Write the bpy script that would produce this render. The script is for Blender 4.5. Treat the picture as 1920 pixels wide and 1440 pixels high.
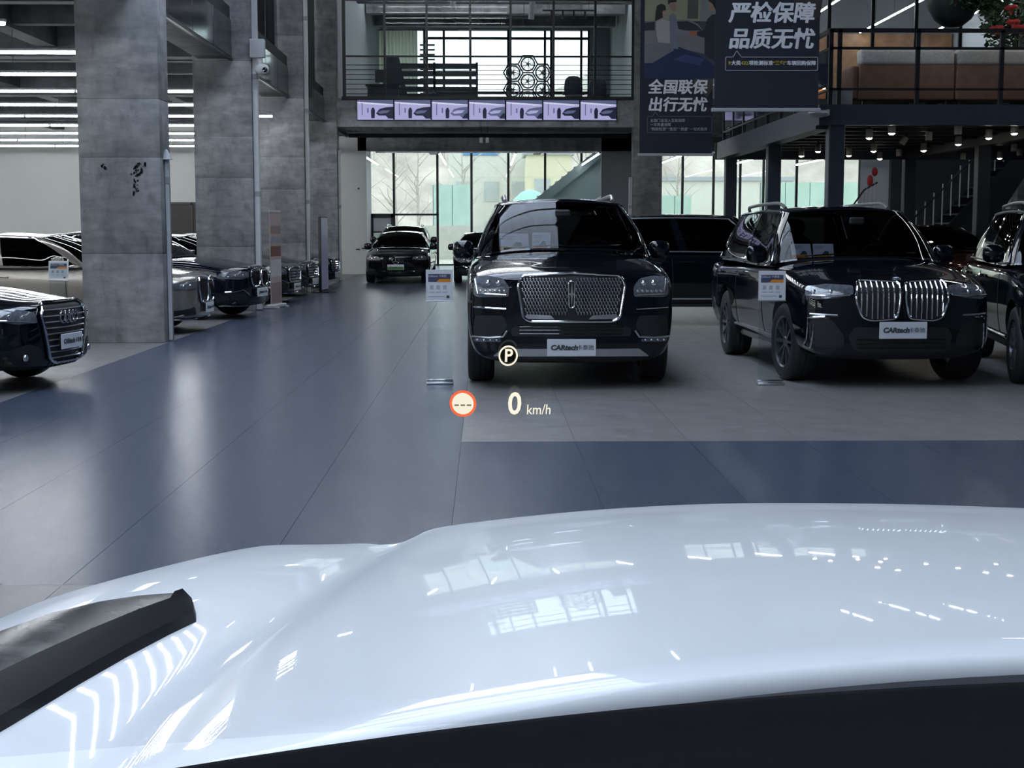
import bpy, bmesh, math, random
import numpy as np
from mathutils import Vector, Matrix
from mathutils.bvhtree import BVHTree
from mathutils.geometry import delaunay_2d_cdt

random.seed(7)
for _o in list(bpy.data.objects):
    bpy.data.objects.remove(_o, do_unlink=True)
SC = bpy.context.scene
COL = SC.collection
PI = math.pi

# ------------------------------------------------------------------ camera
EYE = 1.55                                    # eye height of the driver, metres
_cd = bpy.data.cameras.new('camera')
_cd.sensor_width = 36.0
_cd.lens = 2700.0 / 1920.0 * 36.0
_cd.clip_start = 0.02
_cd.clip_end = 600
cam = bpy.data.objects.new('camera', _cd)
COL.objects.link(cam)
cam.location = (0, 0, EYE)
cam.rotation_euler = (math.radians(90 - 6.1305), 0, math.radians(-1.0548))
SC.camera = cam

# ------------------------------------------------------------------ world, exposure
w = bpy.data.worlds.new('overcast_sky')
SC.world = w
w.use_nodes = True
_nt = w.node_tree
_bg = _nt.nodes['Background']
_bg.inputs['Color'].default_value = (0.84, 0.91, 1.0, 1)
_bg.inputs['Strength'].default_value = 7.4
SC.view_settings.view_transform = 'Standard'
SC.view_settings.look = 'None'
SC.view_settings.gamma = 1.0
SC.view_settings.use_curve_mapping = False
SC.view_settings.exposure = 0.0
SC.cycles.max_bounces = 8
SC.cycles.diffuse_bounces = 3
SC.cycles.glossy_bounces = 4
SC.cycles.transmission_bounces = 6
SC.cycles.transparent_max_bounces = 16
SC.cycles.caustics_reflective = False
SC.cycles.caustics_refractive = False
SC.cycles.sample_clamp_indirect = 6.0
SC.cycles.use_denoising = True

LED_POWER = 36.0          # emission of the white LED tubes
SPOT_POWER = 60.0

# ------------------------------------------------------------------ materials
def lin(h):
    if isinstance(h, str):
        h = h.lstrip('#')
        c = [int(h[i:i + 2], 16) / 255 for i in (0, 2, 4)]
        return tuple(((v + 0.055) / 1.055) ** 2.4 if v > 0.04045 else v / 12.92 for v in c)
    return tuple(h)

MATS = {}
def mat(name, color, rough=0.5, metal=0.0, coat=0.0, noise=None, bump=None, emit=None, spec=0.5,
        rough_noise=None, rnd=0.0, aniso=0.0, bump_dist=0.01):
    """procedural principled material; noise=(scale, amount), bump=(scale, strength)"""
    if name in MATS:
        return MATS[name]
    m = bpy.data.materials.new(name)
    m.use_nodes = True
    nt = m.node_tree
    p = nt.nodes['Principled BSDF']
    c = lin(color)
    p.inputs['Base Color'].default_value = (*c, 1)
    p.inputs['Roughness'].default_value = rough
    p.inputs['Metallic'].default_value = metal
    p.inputs['Specular IOR Level'].default_value = spec
    if coat:
        p.inputs['Coat Weight'].default_value = coat
        p.inputs['Coat Roughness'].default_value = 0.02
    tc = None
    def texco():
        nonlocal tc
        if tc is None:
            tc = nt.nodes.new('ShaderNodeTexCoord')
        return tc.outputs['Object']
    src = None
    if noise:
        n = nt.nodes.new('ShaderNodeTexNoise')
        n.inputs['Scale'].default_value = noise[0]
        n.inputs['Detail'].default_value = 6
        nt.links.new(texco(), n.inputs['Vector'])
        r = nt.nodes.new('ShaderNodeValToRGB')
        a = noise[1]
        r.color_ramp.elements[0].position = 0.3
        r.color_ramp.elements[1].position = 0.7
        r.color_ramp.elements[0].color = (*[max(0, v * (1 - a)) for v in c], 1)
        r.color_ramp.elements[1].color = (*[min(1, v * (1 + a)) for v in c], 1)
        nt.links.new(n.outputs['Fac'], r.inputs['Fac'])
        src = r.outputs['Color']
    if rnd:
        oi = nt.nodes.new('ShaderNodeObjectInfo')
        mr = nt.nodes.new('ShaderNodeMapRange')
        mr.inputs['To Min'].default_value = 1 - rnd
        mr.inputs['To Max'].default_value = 1 + rnd
        nt.links.new(oi.outputs['Random'], mr.inputs['Value'])
        mx = nt.nodes.new('ShaderNodeMix')
        mx.data_type = 'RGBA'
        mx.blend_type = 'MULTIPLY'
        mx.inputs['Factor'].default_value = 1
        if src:
            nt.links.new(src, mx.inputs['A'])
        else:
            mx.inputs['A'].default_value = (*c, 1)
        nt.links.new(mr.outputs['Result'], mx.inputs['B'])
        src = mx.outputs['Result']
    if src:
        nt.links.new(src, p.inputs['Base Color'])
    if rough_noise:
        n = nt.nodes.new('ShaderNodeTexNoise')
        n.inputs['Scale'].default_value = rough_noise[0]
        n.inputs['Detail'].default_value = 4
        nt.links.new(texco(), n.inputs['Vector'])
        mr = nt.nodes.new('ShaderNodeMapRange')
        mr.inputs['From Min'].default_value = 0.3
        mr.inputs['From Max'].default_value = 0.7
        mr.inputs['To Min'].default_value = max(0, rough - rough_noise[1])
        mr.inputs['To Max'].default_value = rough + rough_noise[1]
        nt.links.new(n.outputs['Fac'], mr.inputs['Value'])
        nt.links.new(mr.outputs['Result'], p.inputs['Roughness'])
    if bump:
        n = nt.nodes.new('ShaderNodeTexNoise')
        n.inputs['Scale'].default_value = bump[0]
        n.inputs['Detail'].default_value = 5
        nt.links.new(texco(), n.inputs['Vector'])
        b = nt.nodes.new('ShaderNodeBump')
        b.inputs['Strength'].default_value = bump[1]
        b.inputs['Distance'].default_value = bump_dist
        nt.links.new(n.outputs['Fac'], b.inputs['Height'])
        nt.links.new(b.outputs['Normal'], p.inputs['Normal'])
    if emit:
        p.inputs['Emission Color'].default_value = (*lin(emit[0]), 1)
        p.inputs['Emission Strength'].default_value = emit[1]
    MATS[name] = m
    return m

def glass(name, tint, ior=1.5, rough=0.0):
    """thin pane: tinted see-through plus fresnel mirror"""
    if name in MATS:
        return MATS[name]
    m = bpy.data.materials.new(name)
    m.use_nodes = True
    nt = m.node_tree
    nt.nodes.remove(nt.nodes['Principled BSDF'])
    out = nt.nodes['Material Output']
    tr = nt.nodes.new('ShaderNodeBsdfTransparent')
    tr.inputs['Color'].default_value = (*tint, 1)
    gl = nt.nodes.new('ShaderNodeBsdfGlossy')
    gl.inputs['Roughness'].default_value = rough
    fr = nt.nodes.new('ShaderNodeFresnel')
    ge = nt.nodes.new('ShaderNodeNewGeometry')       # a thin pane mirrors alike from both of its faces
    mr = nt.nodes.new('ShaderNodeMapRange')
    mr.inputs['To Min'].default_value = ior
    mr.inputs['To Max'].default_value = 1 / ior
    nt.links.new(ge.outputs['Backfacing'], mr.inputs['Value'])
    nt.links.new(mr.outputs['Result'], fr.inputs['IOR'])
    mx = nt.nodes.new('ShaderNodeMixShader')
    nt.links.new(fr.outputs['Fac'], mx.inputs['Fac'])
    nt.links.new(tr.outputs['BSDF'], mx.inputs[1])
    nt.links.new(gl.outputs['BSDF'], mx.inputs[2])
    nt.links.new(mx.outputs['Shader'], out.inputs['Surface'])
    MATS[name] = m
    return m

def cloth(name, color, thin=0.5):
    """thin fabric that lets daylight through"""
    m = mat(name, color, .85, noise=(3, .06))
    nt = m.node_tree
    tl = nt.nodes.new('ShaderNodeBsdfTranslucent')
    tl.inputs['Color'].default_value = (*lin(color), 1)
    mx = nt.nodes.new('ShaderNodeMixShader')
    mx.inputs['Fac'].default_value = thin
    nt.links.new(nt.nodes['Principled BSDF'].outputs['BSDF'], mx.inputs[1])
    nt.links.new(tl.outputs['BSDF'], mx.inputs[2])
    nt.links.new(mx.outputs['Shader'], nt.nodes['Material Output'].inputs['Surface'])
    return m

def concrete(name, base, dark, light):
    """cast concrete: cloudy tone, fine grain, formwork joints as fine relief"""
    if name in MATS:
        return MATS[name]
    m = bpy.data.materials.new(name)
    m.use_nodes = True
    nt = m.node_tree
    p = nt.nodes['Principled BSDF']
    p.inputs['Roughness'].default_value = 0.75
    tc = nt.nodes.new('ShaderNodeTexCoord')
    def noise(scale, detail=6, sz=1.0):
        mp = nt.nodes.new('ShaderNodeMapping')
        mp.inputs['Scale'].default_value = (1, 1, sz)
        nt.links.new(tc.outputs['Object'], mp.inputs['Vector'])
        n = nt.nodes.new('ShaderNodeTexNoise')
        n.inputs['Scale'].default_value = scale
        n.inputs['Detail'].default_value = detail
        n.inputs['Roughness'].default_value = 0.62
        nt.links.new(mp.outputs['Vector'], n.inputs['Vector'])
        return n.outputs['Fac']
    r = nt.nodes.new('ShaderNodeValToRGB')
    e = r.color_ramp.elements
    e[0].position = 0.32; e[0].color = (*lin(dark), 1)
    e[1].position = 0.68; e[1].color = (*lin(light), 1)
    k = e.new(0.5); k.color = (*lin(base), 1)
    nt.links.new(noise(1.1, 8, 0.55), r.inputs['Fac'])
    r2 = nt.nodes.new('ShaderNodeValToRGB')
    r2.color_ramp.elements[0].position = 0.30
    r2.color_ramp.elements[0].color = (0.45, 0.45, 0.46, 1)
    r2.color_ramp.elements[1].position = 0.48
    r2.color_ramp.elements[1].color = (1, 1, 1, 1)
    nt.links.new(noise(4.0, 8, 0.5), r2.inputs['Fac'])
    mx = nt.nodes.new('ShaderNodeMix')
    mx.data_type = 'RGBA'; mx.blend_type = 'MULTIPLY'
    mx.inputs['Factor'].default_value = 0.8
    nt.links.new(r.outputs['Color'], mx.inputs['A'])
    nt.links.new(r2.outputs['Color'], mx.inputs['B'])
    r3 = nt.nodes.new('ShaderNodeValToRGB')
    r3.color_ramp.elements[0].position = 0.36
    r3.color_ramp.elements[0].color = (0.70, 0.71, 0.74, 1)
    r3.color_ramp.elements[1].position = 0.62
    r3.color_ramp.elements[1].color = (1.18, 1.18, 1.15, 1)
    nt.links.new(noise(2.3, 10, 3.2), r3.inputs['Fac'])
    mx3 = nt.nodes.new('ShaderNodeMix')
    mx3.data_type = 'RGBA'; mx3.blend_type = 'MULTIPLY'
    mx3.inputs['Factor'].default_value = 0.8
    nt.links.new(mx.outputs['Result'], mx3.inputs['A'])
    nt.links.new(r3.outputs['Color'], mx3.inputs['B'])
    r4 = nt.nodes.new('ShaderNodeValToRGB')
    r4.color_ramp.elements[0].position = 0.27
    r4.color_ramp.elements[0].color = (0.50, 0.50, 0.52, 1)
    r4.color_ramp.elements[1].position = 0.36
    r4.color_ramp.elements[1].color = (1, 1, 1, 1)
    nt.links.new(noise(13, 4, 1.0), r4.inputs['Fac'])
    mx4 = nt.nodes.new('ShaderNodeMix')
    mx4.data_type = 'RGBA'; mx4.blend_type = 'MULTIPLY'
    mx4.inputs['Factor'].default_value = 0.7
    nt.links.new(mx3.outputs['Result'], mx4.inputs['A'])
    nt.links.new(r4.outputs['Color'], mx4.inputs['B'])
    nt.links.new(mx4.outputs['Result'], p.inputs['Base Color'])
    b = nt.nodes.new('ShaderNodeBump')
    b.inputs['Strength'].default_value = 0.35
    b.inputs['Distance'].default_value = 0.02
    nt.links.new(noise(9, 8), b.inputs['Height'])
    nt.links.new(b.outputs['Normal'], p.inputs['Normal'])
    MATS[name] = m
    return m

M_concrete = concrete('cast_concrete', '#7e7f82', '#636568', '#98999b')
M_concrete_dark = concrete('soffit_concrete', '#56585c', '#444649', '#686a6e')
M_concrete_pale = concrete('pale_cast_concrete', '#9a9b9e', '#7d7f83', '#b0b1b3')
M_beam_dark = concrete('dusty_dark_concrete', '#3d3f43', '#303236', '#4a4c50')  # darker copy of the cast concrete for the left bay beams
M_lane = mat('dark_polished_tile', '#424b5b', 0.27, spec=.28, noise=(1.2, .03), rnd=.02)
M_zone = mat('grey_matt_tile', '#737272', 0.36, noise=(3, .08), rough_noise=(6, .05), rnd=.03)
M_grout = mat('grout', '#3a3d43', 0.9, noise=(20, .1))
M_white_wall = mat('white_wall_paint', '#cdd0cc', 0.8, noise=(.6, .03))
M_grey_wall = mat('grey_wall_paint', '#a2a6ab', 0.8, noise=(.6, .03))
M_dark_paint = mat('dark_ceiling_paint', '#1f2125', 0.8, noise=(1.5, .12))
M_roof_paint = mat('roof_paint', '#8b8f98', 0.8, noise=(1.5, .08))
M_black_steel = mat('black_painted_steel', '#15171d', 0.4, noise=(8, .1))
M_navy_steel = mat('dark_navy_steel', '#2a303d', 0.45, noise=(8, .08))
M_white_metal = mat('white_powder_coat', '#b9bcc0', 0.45, noise=(8, .05))
M_grey_plastic = mat('grey_plastic', '#8e9195', 0.5, noise=(10, .05))
M_led = mat('led_diffuser', '#ffffff', 0.4, emit=((0.93, 0.96, 1.0), LED_POWER))
M_spot_led = mat('spot_lens', '#ffffff', 0.4, emit=((1.0, 0.92, 0.76), SPOT_POWER))
M_spot_body = mat('spot_can', '#b5aea4', 0.45, metal=.2, noise=(12, .08))
M_pane = glass('clear_window_glass', (0.57, 0.60, 0.58))  # tint set to dim the bright outdoors seen through the panes
M_clear = glass('clear_partition_glass', (0.93, 0.96, 0.96), 1.16)
M_sky_pane = glass('skylight_glass', (0.9, 0.94, 1.0))
M_dark_glass = mat('dark_reflective_glazing', '#141a22', 0.05, spec=.8, noise=(.5, .1))
M_black_paint = mat('black_car_paint', (0.0035, 0.0042, 0.0070), 0.12, coat=1.0, spec=.05, noise=(40, .1))
M_navy_paint = mat('blue_black_car_paint', (0.004, 0.006, 0.014), 0.12, coat=1.0, spec=.05, noise=(40, .1))
M_maroon = mat('maroon_car_paint', (0.035, 0.010, 0.008), 0.2, coat=1.0, spec=.05, noise=(40, .1))
M_champ = mat('champagne_car_paint', (0.30, 0.275, 0.25), 0.24, metal=.55, coat=1.0, noise=(60, .05))
M_silver_paint = mat('silver_car_paint', (0.42, 0.44, 0.46), 0.25, metal=.6, coat=1.0, noise=(60, .05))
M_white_car = mat('white_car_paint', (0.84, 0.85, 0.86), 0.30, coat=.55, spec=.15, noise=(30, .01))
M_chrome = mat('chrome', (0.80, 0.81, 0.84), 0.08, metal=1.0, noise=(30, .03))
M_satin = mat('satin_silver', (0.50, 0.51, 0.53), 0.32, metal=.9, noise=(30, .05))
M_gloss_black = mat('piano_black_trim', (0.006, 0.006, 0.008), 0.06, coat=.6, noise=(30, .1))
M_matt_black = mat('matt_black_plastic', (0.010, 0.010, 0.012), 0.55, noise=(20, .15))
M_tyre = mat('tyre_rubber', (0.012, 0.012, 0.013), 0.65, noise=(40, .2), bump=(60, .2))
M_rim = mat('alloy_rim', (0.20, 0.21, 0.23), 0.28, metal=.9, noise=(20, .08))
M_tint = glass('tinted_car_glass', (0.36, 0.38, 0.42), 1.31)
M_tint_dark = glass('privacy_car_glass', (0.012, 0.013, 0.016), 1.42)
M_lamp_glass = mat('headlamp_lens', (0.11, 0.12, 0.14), 0.10, coat=1.0, noise=(30, .3))
M_lamp_bright = mat('headlamp_reflector', (0.75, 0.77, 0.80), 0.12, metal=.9, noise=(30, .1))
M_tail = mat('red_tail_lamp', (0.25, 0.008, 0.012), 0.1, coat=1.0, noise=(30, .1))
M_plate = mat('white_plate', '#d3d7de', 0.3, noise=(20, .02))
M_plate_green = mat('green_plate', '#4f8a3c', 0.4, noise=(6, .15))
M_ink = mat('dark_grey_ink', '#45494f', 0.5, noise=(20, .1))
M_ink_light = mat('pale_grey_ink', '#a9adb4', 0.5, noise=(20, .05))
M_interior = mat('dark_interior_trim', (0.012, 0.012, 0.013), 0.7, noise=(20, .2))
M_paper = mat('white_paper', '#d9dbe0', 0.7, noise=(20, .02))
M_orange = mat('orange_print', '#e08a1e', 0.6, noise=(20, .05))
M_acrylic = glass('clear_acrylic', (0.90, 0.93, 0.94), 1.45)

# ------------------------------------------------------------------ mesh helpers
class MB:
    def __init__(self):
        self.v = []; self.f = []
    def add(self, vs, fs):
        n = len(self.v)
        self.v += [tuple(p) for p in vs]
        self.f += [tuple(i + n for i in f) for f in fs]
        return self
    def box(self, x0, x1, y0, y1, z0, z1):
        return self.add([(x0, y0, z0), (x1, y0, z0), (x1, y1, z0), (x0, y1, z0), (x0, y0, z1), (x1, y0, z1), (x1, y1, z1), (x0, y1, z1)],
                        [(0, 3, 2, 1), (4, 5, 6, 7), (0, 1, 5, 4), (1, 2, 6, 5), (2, 3, 7, 6), (3, 0, 4, 7)])
    def rbox(self, x0, x1, y0, y1, z0, z1, r=0.01, seg=2):
        bm = bmesh.new()
        bmesh.ops.create_cube(bm, size=1)
        bmesh.ops.scale(bm, vec=(x1 - x0, y1 - y0, z1 - z0), verts=bm.verts)
        bmesh.ops.translate(bm, vec=((x0 + x1) / 2, (y0 + y1) / 2, (z0 + z1) / 2), verts=bm.verts)
        r = min(r, .49 * min(abs(x1 - x0), abs(y1 - y0), abs(z1 - z0)))
        bmesh.ops.bevel(bm, geom=bm.edges[:], offset=r, segments=seg, profile=.5, affect='EDGES')
        return self.bm(bm)
    def bm(self, bm):
        bm.verts.index_update()
        self.add([v.co[:] for v in bm.verts], [[v.index for v in f.verts] for f in bm.faces])
        bm.free()
        return self
    def xf(self, M):
        self.v = [tuple(M @ Vector(p)) for p in self.v]
        return self
    def prism(self, poly, axis, d0, d1):
        """poly of 2-D points extruded along an axis ('x': (y,z), 'y': (x,z), 'z': (x,y))"""
        def P(a, b, d):
            return {'x': (d, a, b), 'y': (a, d, b), 'z': (a, b, d)}[axis]
        n = len(poly)
        vs = [P(a, b, d0) for a, b in poly] + [P(a, b, d1) for a, b in poly]
        fs = [tuple(range(n))[::-1], tuple(range(n, 2 * n))]
        fs += [(i, (i + 1) % n, n + (i + 1) % n, n + i) for i in range(n)]
        return self.add(vs, fs)
    def tube(self, pts, r, seg=8, closed=False):
        pts = [Vector(p) for p in pts]
        n = len(pts)
        rings = []
        up = None
        for i, p in enumerate(pts):
            if closed:
                t = pts[(i + 1) % n] - pts[i - 1]
            else:
                t = pts[min(i + 1, n - 1)] - pts[max(i - 1, 0)]
            if t.length < 1e-9:
                t = Vector((0, 0, 1))
            t.normalize()
            if up is None:
                up = Vector((0, 0, 1)) if abs(t.z) < .9 else Vector((1, 0, 0))
            a = t.cross(up)
            if a.length < 1e-6:
                a = t.orthogonal()
            a.normalize()
            b = a.cross(t).normalized()
            up = b
            rr = r[i] if isinstance(r, (list, tuple)) else r
            rings.append([p + a * (math.cos(2 * PI * k / seg) * rr) + b * (math.sin(2 * PI * k / seg) * rr) for k in range(seg)])
        vs = [q for R in rings for q in R]
        fs = []
        m = n if closed else n - 1
        for i in range(m):
            j = (i + 1) % n
            for k in range(seg):
                l = (k + 1) % seg
                fs.append((i * seg + k, i * seg + l, j * seg + l, j * seg + k))
        if not closed:
            fs.append(tuple(range(seg))[::-1])
            fs.append(tuple((n - 1) * seg + k for k in range(seg)))
        return self.add(vs, fs)
    def lathe(self, prof, seg=32, axis='z', c=(0, 0, 0), cap=True):
        """prof: list of (radius, height)"""
        vs = []
        for r, h in prof:
            for k in range(seg):
                a = 2 * PI * k / seg
                p, q = r * math.cos(a), r * math.sin(a)
                vs.append({'z': (c[0] + p, c[1] + q, c[2] + h), 'x': (c[0] + h, c[1] + p, c[2] + q), 'y': (c[0] + p, c[1] + h, c[2] + q)}[axis])
        fs = []
        for i in range(len(prof) - 1):
            for k in range(seg):
                l = (k + 1) % seg
                fs.append((i * seg + k, i * seg + l, (i + 1) * seg + l, (i + 1) * seg + k))
        if cap:
            if prof[0][0] > 1e-5:
                fs.append(tuple(range(seg))[::-1])
            if prof[-1][0] > 1e-5:
                fs.append(tuple((len(prof) - 1) * seg + k for k in range(seg)))
        return self.add(vs, fs)
    def blob(self, c, r, n=2.6, su=14, sv=8):
        """superellipsoid"""
        def sp(x, e):
            return math.copysign(abs(x) ** e, x)
        e = 2 / n
        vs = []
        for i in range(sv + 1):
            t = -PI / 2 + PI * i / sv
            for k in range(su):
                a = 2 * PI * k / su
                vs.append((c[0] + r[0] * sp(math.cos(t), e) * sp(math.cos(a), e), c[1] + r[1] * sp(math.cos(t), e) * sp(math.sin(a), e), c[2] + r[2] * sp(math.sin(t), e)))
        fs = []
        for i in range(sv):
            for k in range(su):
                l = (k + 1) % su
                fs.append((i * su + k, i * su + l, (i + 1) * su + l, (i + 1) * su + k))
        return self.add(vs, fs)
    def grid(self, P, flip=False):
        """P[i][j] points"""
        n, m = len(P), len(P[0])
        vs = [P[i][j] for i in range(n) for j in range(m)]
        fs = []
        for i in range(n - 1):
            for j in range(m - 1):
                q = (i * m + j, (i + 1) * m + j, (i + 1) * m + j + 1, i * m + j + 1)
                fs.append(q[::-1] if flip else q)
        return self.add(vs, fs)
    def mesh(self, name, m, smooth=False, angle=None):
        me = bpy.data.meshes.new(name)
        me.from_pydata(self.v, [], self.f)
        me.validate()
        bm = bmesh.new(); bm.from_mesh(me)
        bmesh.ops.remove_doubles(bm, verts=bm.verts, dist=1e-5)
        bmesh.ops.recalc_face_normals(bm, faces=bm.faces)
        bm.to_mesh(me); bm.free()
        if m:
            me.materials.append(m)
        if smooth:
            for p in me.polygons:
                p.use_smooth = True
            if angle:
                me.set_sharp_from_angle(angle=math.radians(angle))
        return me
    def build(self, name, m, parent=None, smooth=False, angle=40):
        return obj(name, self.mesh(name, m, smooth, angle), parent)

def obj(name, data, parent=None, loc=None, rot=None):
    o = bpy.data.objects.new(name, data)
    COL.objects.link(o)
    if parent is not None:
        o.parent = parent
    if loc is not None:
        o.location = loc
    if rot is not None:
        o.rotation_euler = rot
    return o

def tag(o, label=None, cat=None, group=None, kind=None):
    if label: o['label'] = label
    if cat: o['category'] = cat
    if group: o['group'] = group
    if kind: o['kind'] = kind
    return o

def thing(name, label, cat, loc=(0, 0, 0), rz=0.0, group=None):
    o = obj(name, None, None, loc, (0, 0, rz))
    o.empty_display_size = .2
    return tag(o, label, cat, group)

def struct(o, label=None, cat=None):
    o['kind'] = 'structure'
    return tag(o, label, cat)

def copy_tree(o, parent=None):
    c = o.copy()
    COL.objects.link(c)
    c.parent = parent
    for ch in list(o.children):
        copy_tree(ch, c)
    return c

def text(s, size, m, parent, loc, rot=(PI / 2, 0, 0), shear=0.0, bold=0.0, ext=0.001, name='lettering', align='CENTER', sx=1.0, sy=1.0, spacing=1.0, fat=0.0):
    cu = bpy.data.curves.new('text', 'FONT')
    cu.body = s
    cu.size = size
    cu.shear = shear
    cu.offset = bold
    cu.extrude = 0 if fat else ext
    cu.align_x = align
    cu.align_y = 'CENTER'
    cu.space_character = spacing
    cu.resolution_u = 3
    t = bpy.data.objects.new('text', cu)
    COL.objects.link(t)
    dg = bpy.context.evaluated_depsgraph_get()
    me = bpy.data.meshes.new_from_object(t.evaluated_get(dg))
    bpy.data.objects.remove(t, do_unlink=True)
    bpy.data.curves.remove(cu)
    if sx != 1 or sy != 1:
        me.transform(Matrix.Diagonal((sx, sy, 1, 1)))
    if fat:
        b_ = MB()
        for q_, (dx, dy) in enumerate(((-1, 0), (1, 0), (0, -.6), (0, .6), (-.7, .5), (.7, -.5))):
            b_.add([(v.co.x + dx * fat, v.co.y + dy * fat, v.co.z + .0004 * q_) for v in me.vertices], [tuple(p.vertices) for p in me.polygons])
        old = me
        me = bpy.data.meshes.new(name)
        me.from_pydata(b_.v, [], b_.f)
        bpy.data.meshes.remove(old)
    me.materials.clear()
    me.materials.append(m)
    me.name = name
    return obj(name, me, parent, loc, rot)

def smooth01(t):
    t = max(0.0, min(1.0, t))
    return t * t * (3 - 2 * t)
def lerp(a, b, t):
    return a + (b - a) * t
def interp(x, tab):
    if x <= tab[0][0]:
        return tab[0][1]
    for (x0, y0), (x1, y1) in zip(tab, tab[1:]):
        if x <= x1:
            return lerp(y0, y1, (x - x0) / (x1 - x0))
    return tab[-1][1]
# ================================================================== the setting
COLY = [19.8 + 7.85 * k for k in range(-4, 4)]         # front faces of the left columns
CX0, CX1, CD = -5.50, -4.40, 0.60
HALL_TOP = 11.0
BACK_Y = 62.5

# outdoor ground
g = MB().box(-150, 150, -80, 230, -.40, -.06)
struct(g.build('ground', mat('pale_yard_concrete', '#b3b0a6', .9, noise=(.3, .1))), 'pale concrete yard outside the windows')

# floor: grout bed with tiles laid on it
fl = MB().box(-20.2, 18.2, -14.2, BACK_Y + .3, -.25, -.004).build('floor', M_grout)
struct(fl, 'tiled showroom floor with dark lanes and lighter parking bays')
TX, TY, GX, GY = 0.838, 0.85, -0.18, 10.47
def zone(x, y):
    if x < -4.37 or y < 6.22:
        return 1
    return 1 if (x > -0.18 and y > 10.47) else 0
tile_me = []
for nm, m in (('tile', M_lane), ('tile', M_zone)):
    b = MB().box(.0014, TX - .0014, .0014, TY - .0014, -.004, 0)
    b.f = b.f[1:]
    tile_me.append(b.mesh(nm, m))
rest = [MB(), MB()]
for j in range(-29, 62):
    y = GY + TY * j
    if y < -14 or y + TY > BACK_Y:
        continue
    for i in range(-24, 22):
        x = GX + TX * i
        k = zone(x + .4, y + .4)
        half = .38 * (y + .5) + 1.0
        if 5.3 < y < 19.0 and -half - .9 < x < half + .5:
            obj('tile', tile_me[k], fl, (x, y, 0))
        else:
            rest[k].add([(x + .002, y + .002, 0), (x + TX - .002, y + .002, 0), (x + TX - .002, y + TY - .002, 0), (x + .002, y + TY - .002, 0)], [(0, 1, 2, 3)])
tag(rest[0].build('far_tiles', M_lane, fl), kind='stuff')
tag(rest[1].build('far_tiles', M_zone, fl), kind='stuff')

# concrete columns along the left of the lane
ordn = ['first', 'second', 'third', 'fourth', 'fifth', 'sixth', 'seventh', 'eighth', 'ninth', 'tenth', 'eleventh', 'twelfth', 'thirteenth', 'fourteenth']
def column(y, label, x0=CX0, x1=CX1, top=HALL_TOP, d=CD):
    c = thing('concrete_column', label, 'column', ((x0 + x1) / 2, y + d / 2, 0), 0, 'concrete columns')
    hx, hy = (x1 - x0) / 2, d / 2
    # cast in lifts: each pour is a block with a recessed joint between
    zs = [0, 1.22, 2.52, 3.30, 4.70, 6.2, 7.7, 9.2, top]
    for a, b in zip(zs, zs[1:]):
        MB().rbox(-hx, hx, -hy, hy, a + .0015, b - .0015, .007, 2).build('concrete_lift', M_concrete, c, True, 40)
    MB().box(-hx + .008, hx - .008, -hy + .008, hy - .008, 0, top).build('core', M_concrete_dark, c)
    return c
names = {4: 'broad concrete column nearest the camera with an exposed dark chipped patch', 5: 'concrete column behind the nearest one, with wall camera and white trunking',
         6: 'third concrete column from the front, behind the thin black sign stand', 7: 'farthest concrete column of the left row, beside the back wall'}
cols = []
for k, y in enumerate(COLY):
    cols.append(column(y, names.get(k, 'concrete column of the left row standing behind the camera')))
column(43.35, 'concrete column at the right end of the screen wall, partly behind the hanging banner', 4.42, 5.28, HALL_TOP, .6)
column(43.35, 'slim concrete column far right beyond the steel mezzanine', 16.0, 16.9, HALL_TOP, .6)
# chipped patch on the nearest column
cp = MB()
rr = random.Random(3)
for (px, pz, n, sx, sz) in ((-4.715, 2.36, 26, .085, .085), (-4.735, 2.17, 14, .03, .13), (-4.75, 2.08, 6, .02, .09), (-5.17, 2.41, 5, .035, .02), (-5.15, 2.37, 3, .01, .04), (-4.60, 2.40, 4, .012, .05)):
    for _ in range(n):
        x = px + rr.uniform(-sx, sx); z = pz + rr.uniform(-sz, sz); r = rr.uniform(.008, .024)
        n2 = rr.randint(5, 7)
        poly = [(x + 4.95 + r * rr.uniform(.5, 1.1) * math.cos(2 * PI * q / n2), z + r * rr.uniform(.6, 1.5) * math.sin(2 * PI * q / n2)) for q in range(n2)]
        cp.prism(poly, 'y', -.306, -.296)
cp.build('chipped_patch', mat('exposed_dark_aggregate', '#17181b', .9, noise=(60, .4)), cols[4])

# left bay: edge beams, fascia panels, ceiling, cross beams
cl = MB().box(-20.2, -4.78, -14, 50.4, 5.42, 5.7).build('ceiling_left', M_dark_paint)
struct(cl, 'dark painted ceiling over the left bay')
M_fascia = mat('dark_mirror_fascia', (.035, .038, .043), .10, spec=.9, metal=.35, noise=(2, .2))
eb = obj('trim_1', None, None)
struct(eb, 'concrete edge beams with dark reflective fascia panels between the columns')
cb = obj('trim_2', None, None)
struct(cb, 'concrete cross beams under the left bay ceiling')
for k, y in enumerate(COLY):
    y0, y1 = y + CD, (COLY[k + 1] if k + 1 < len(COLY) else 50.3)
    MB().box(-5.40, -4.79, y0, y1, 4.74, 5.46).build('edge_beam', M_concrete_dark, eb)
    n = 4
    for q in range(n):
        a = lerp(y0, y1, q / n); b = lerp(y0, y1, (q + 1) / n)
        MB().rbox(-4.79, -4.755, a + .012, b - .012, 4.76, 5.45, .006, 1).build('fascia_panel', M_fascia, eb)
    MB().box(-4.80, -4.74, y0, y1, 4.70, 4.745).build('drip_edge', M_black_steel, eb)
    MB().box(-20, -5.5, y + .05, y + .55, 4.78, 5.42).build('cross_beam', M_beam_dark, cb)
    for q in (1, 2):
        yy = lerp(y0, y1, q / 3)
        MB().box(-20, -5.4, yy - .15, yy + .15, 5.02, 5.42).build('cross_beam', M_beam_dark, cb)
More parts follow.
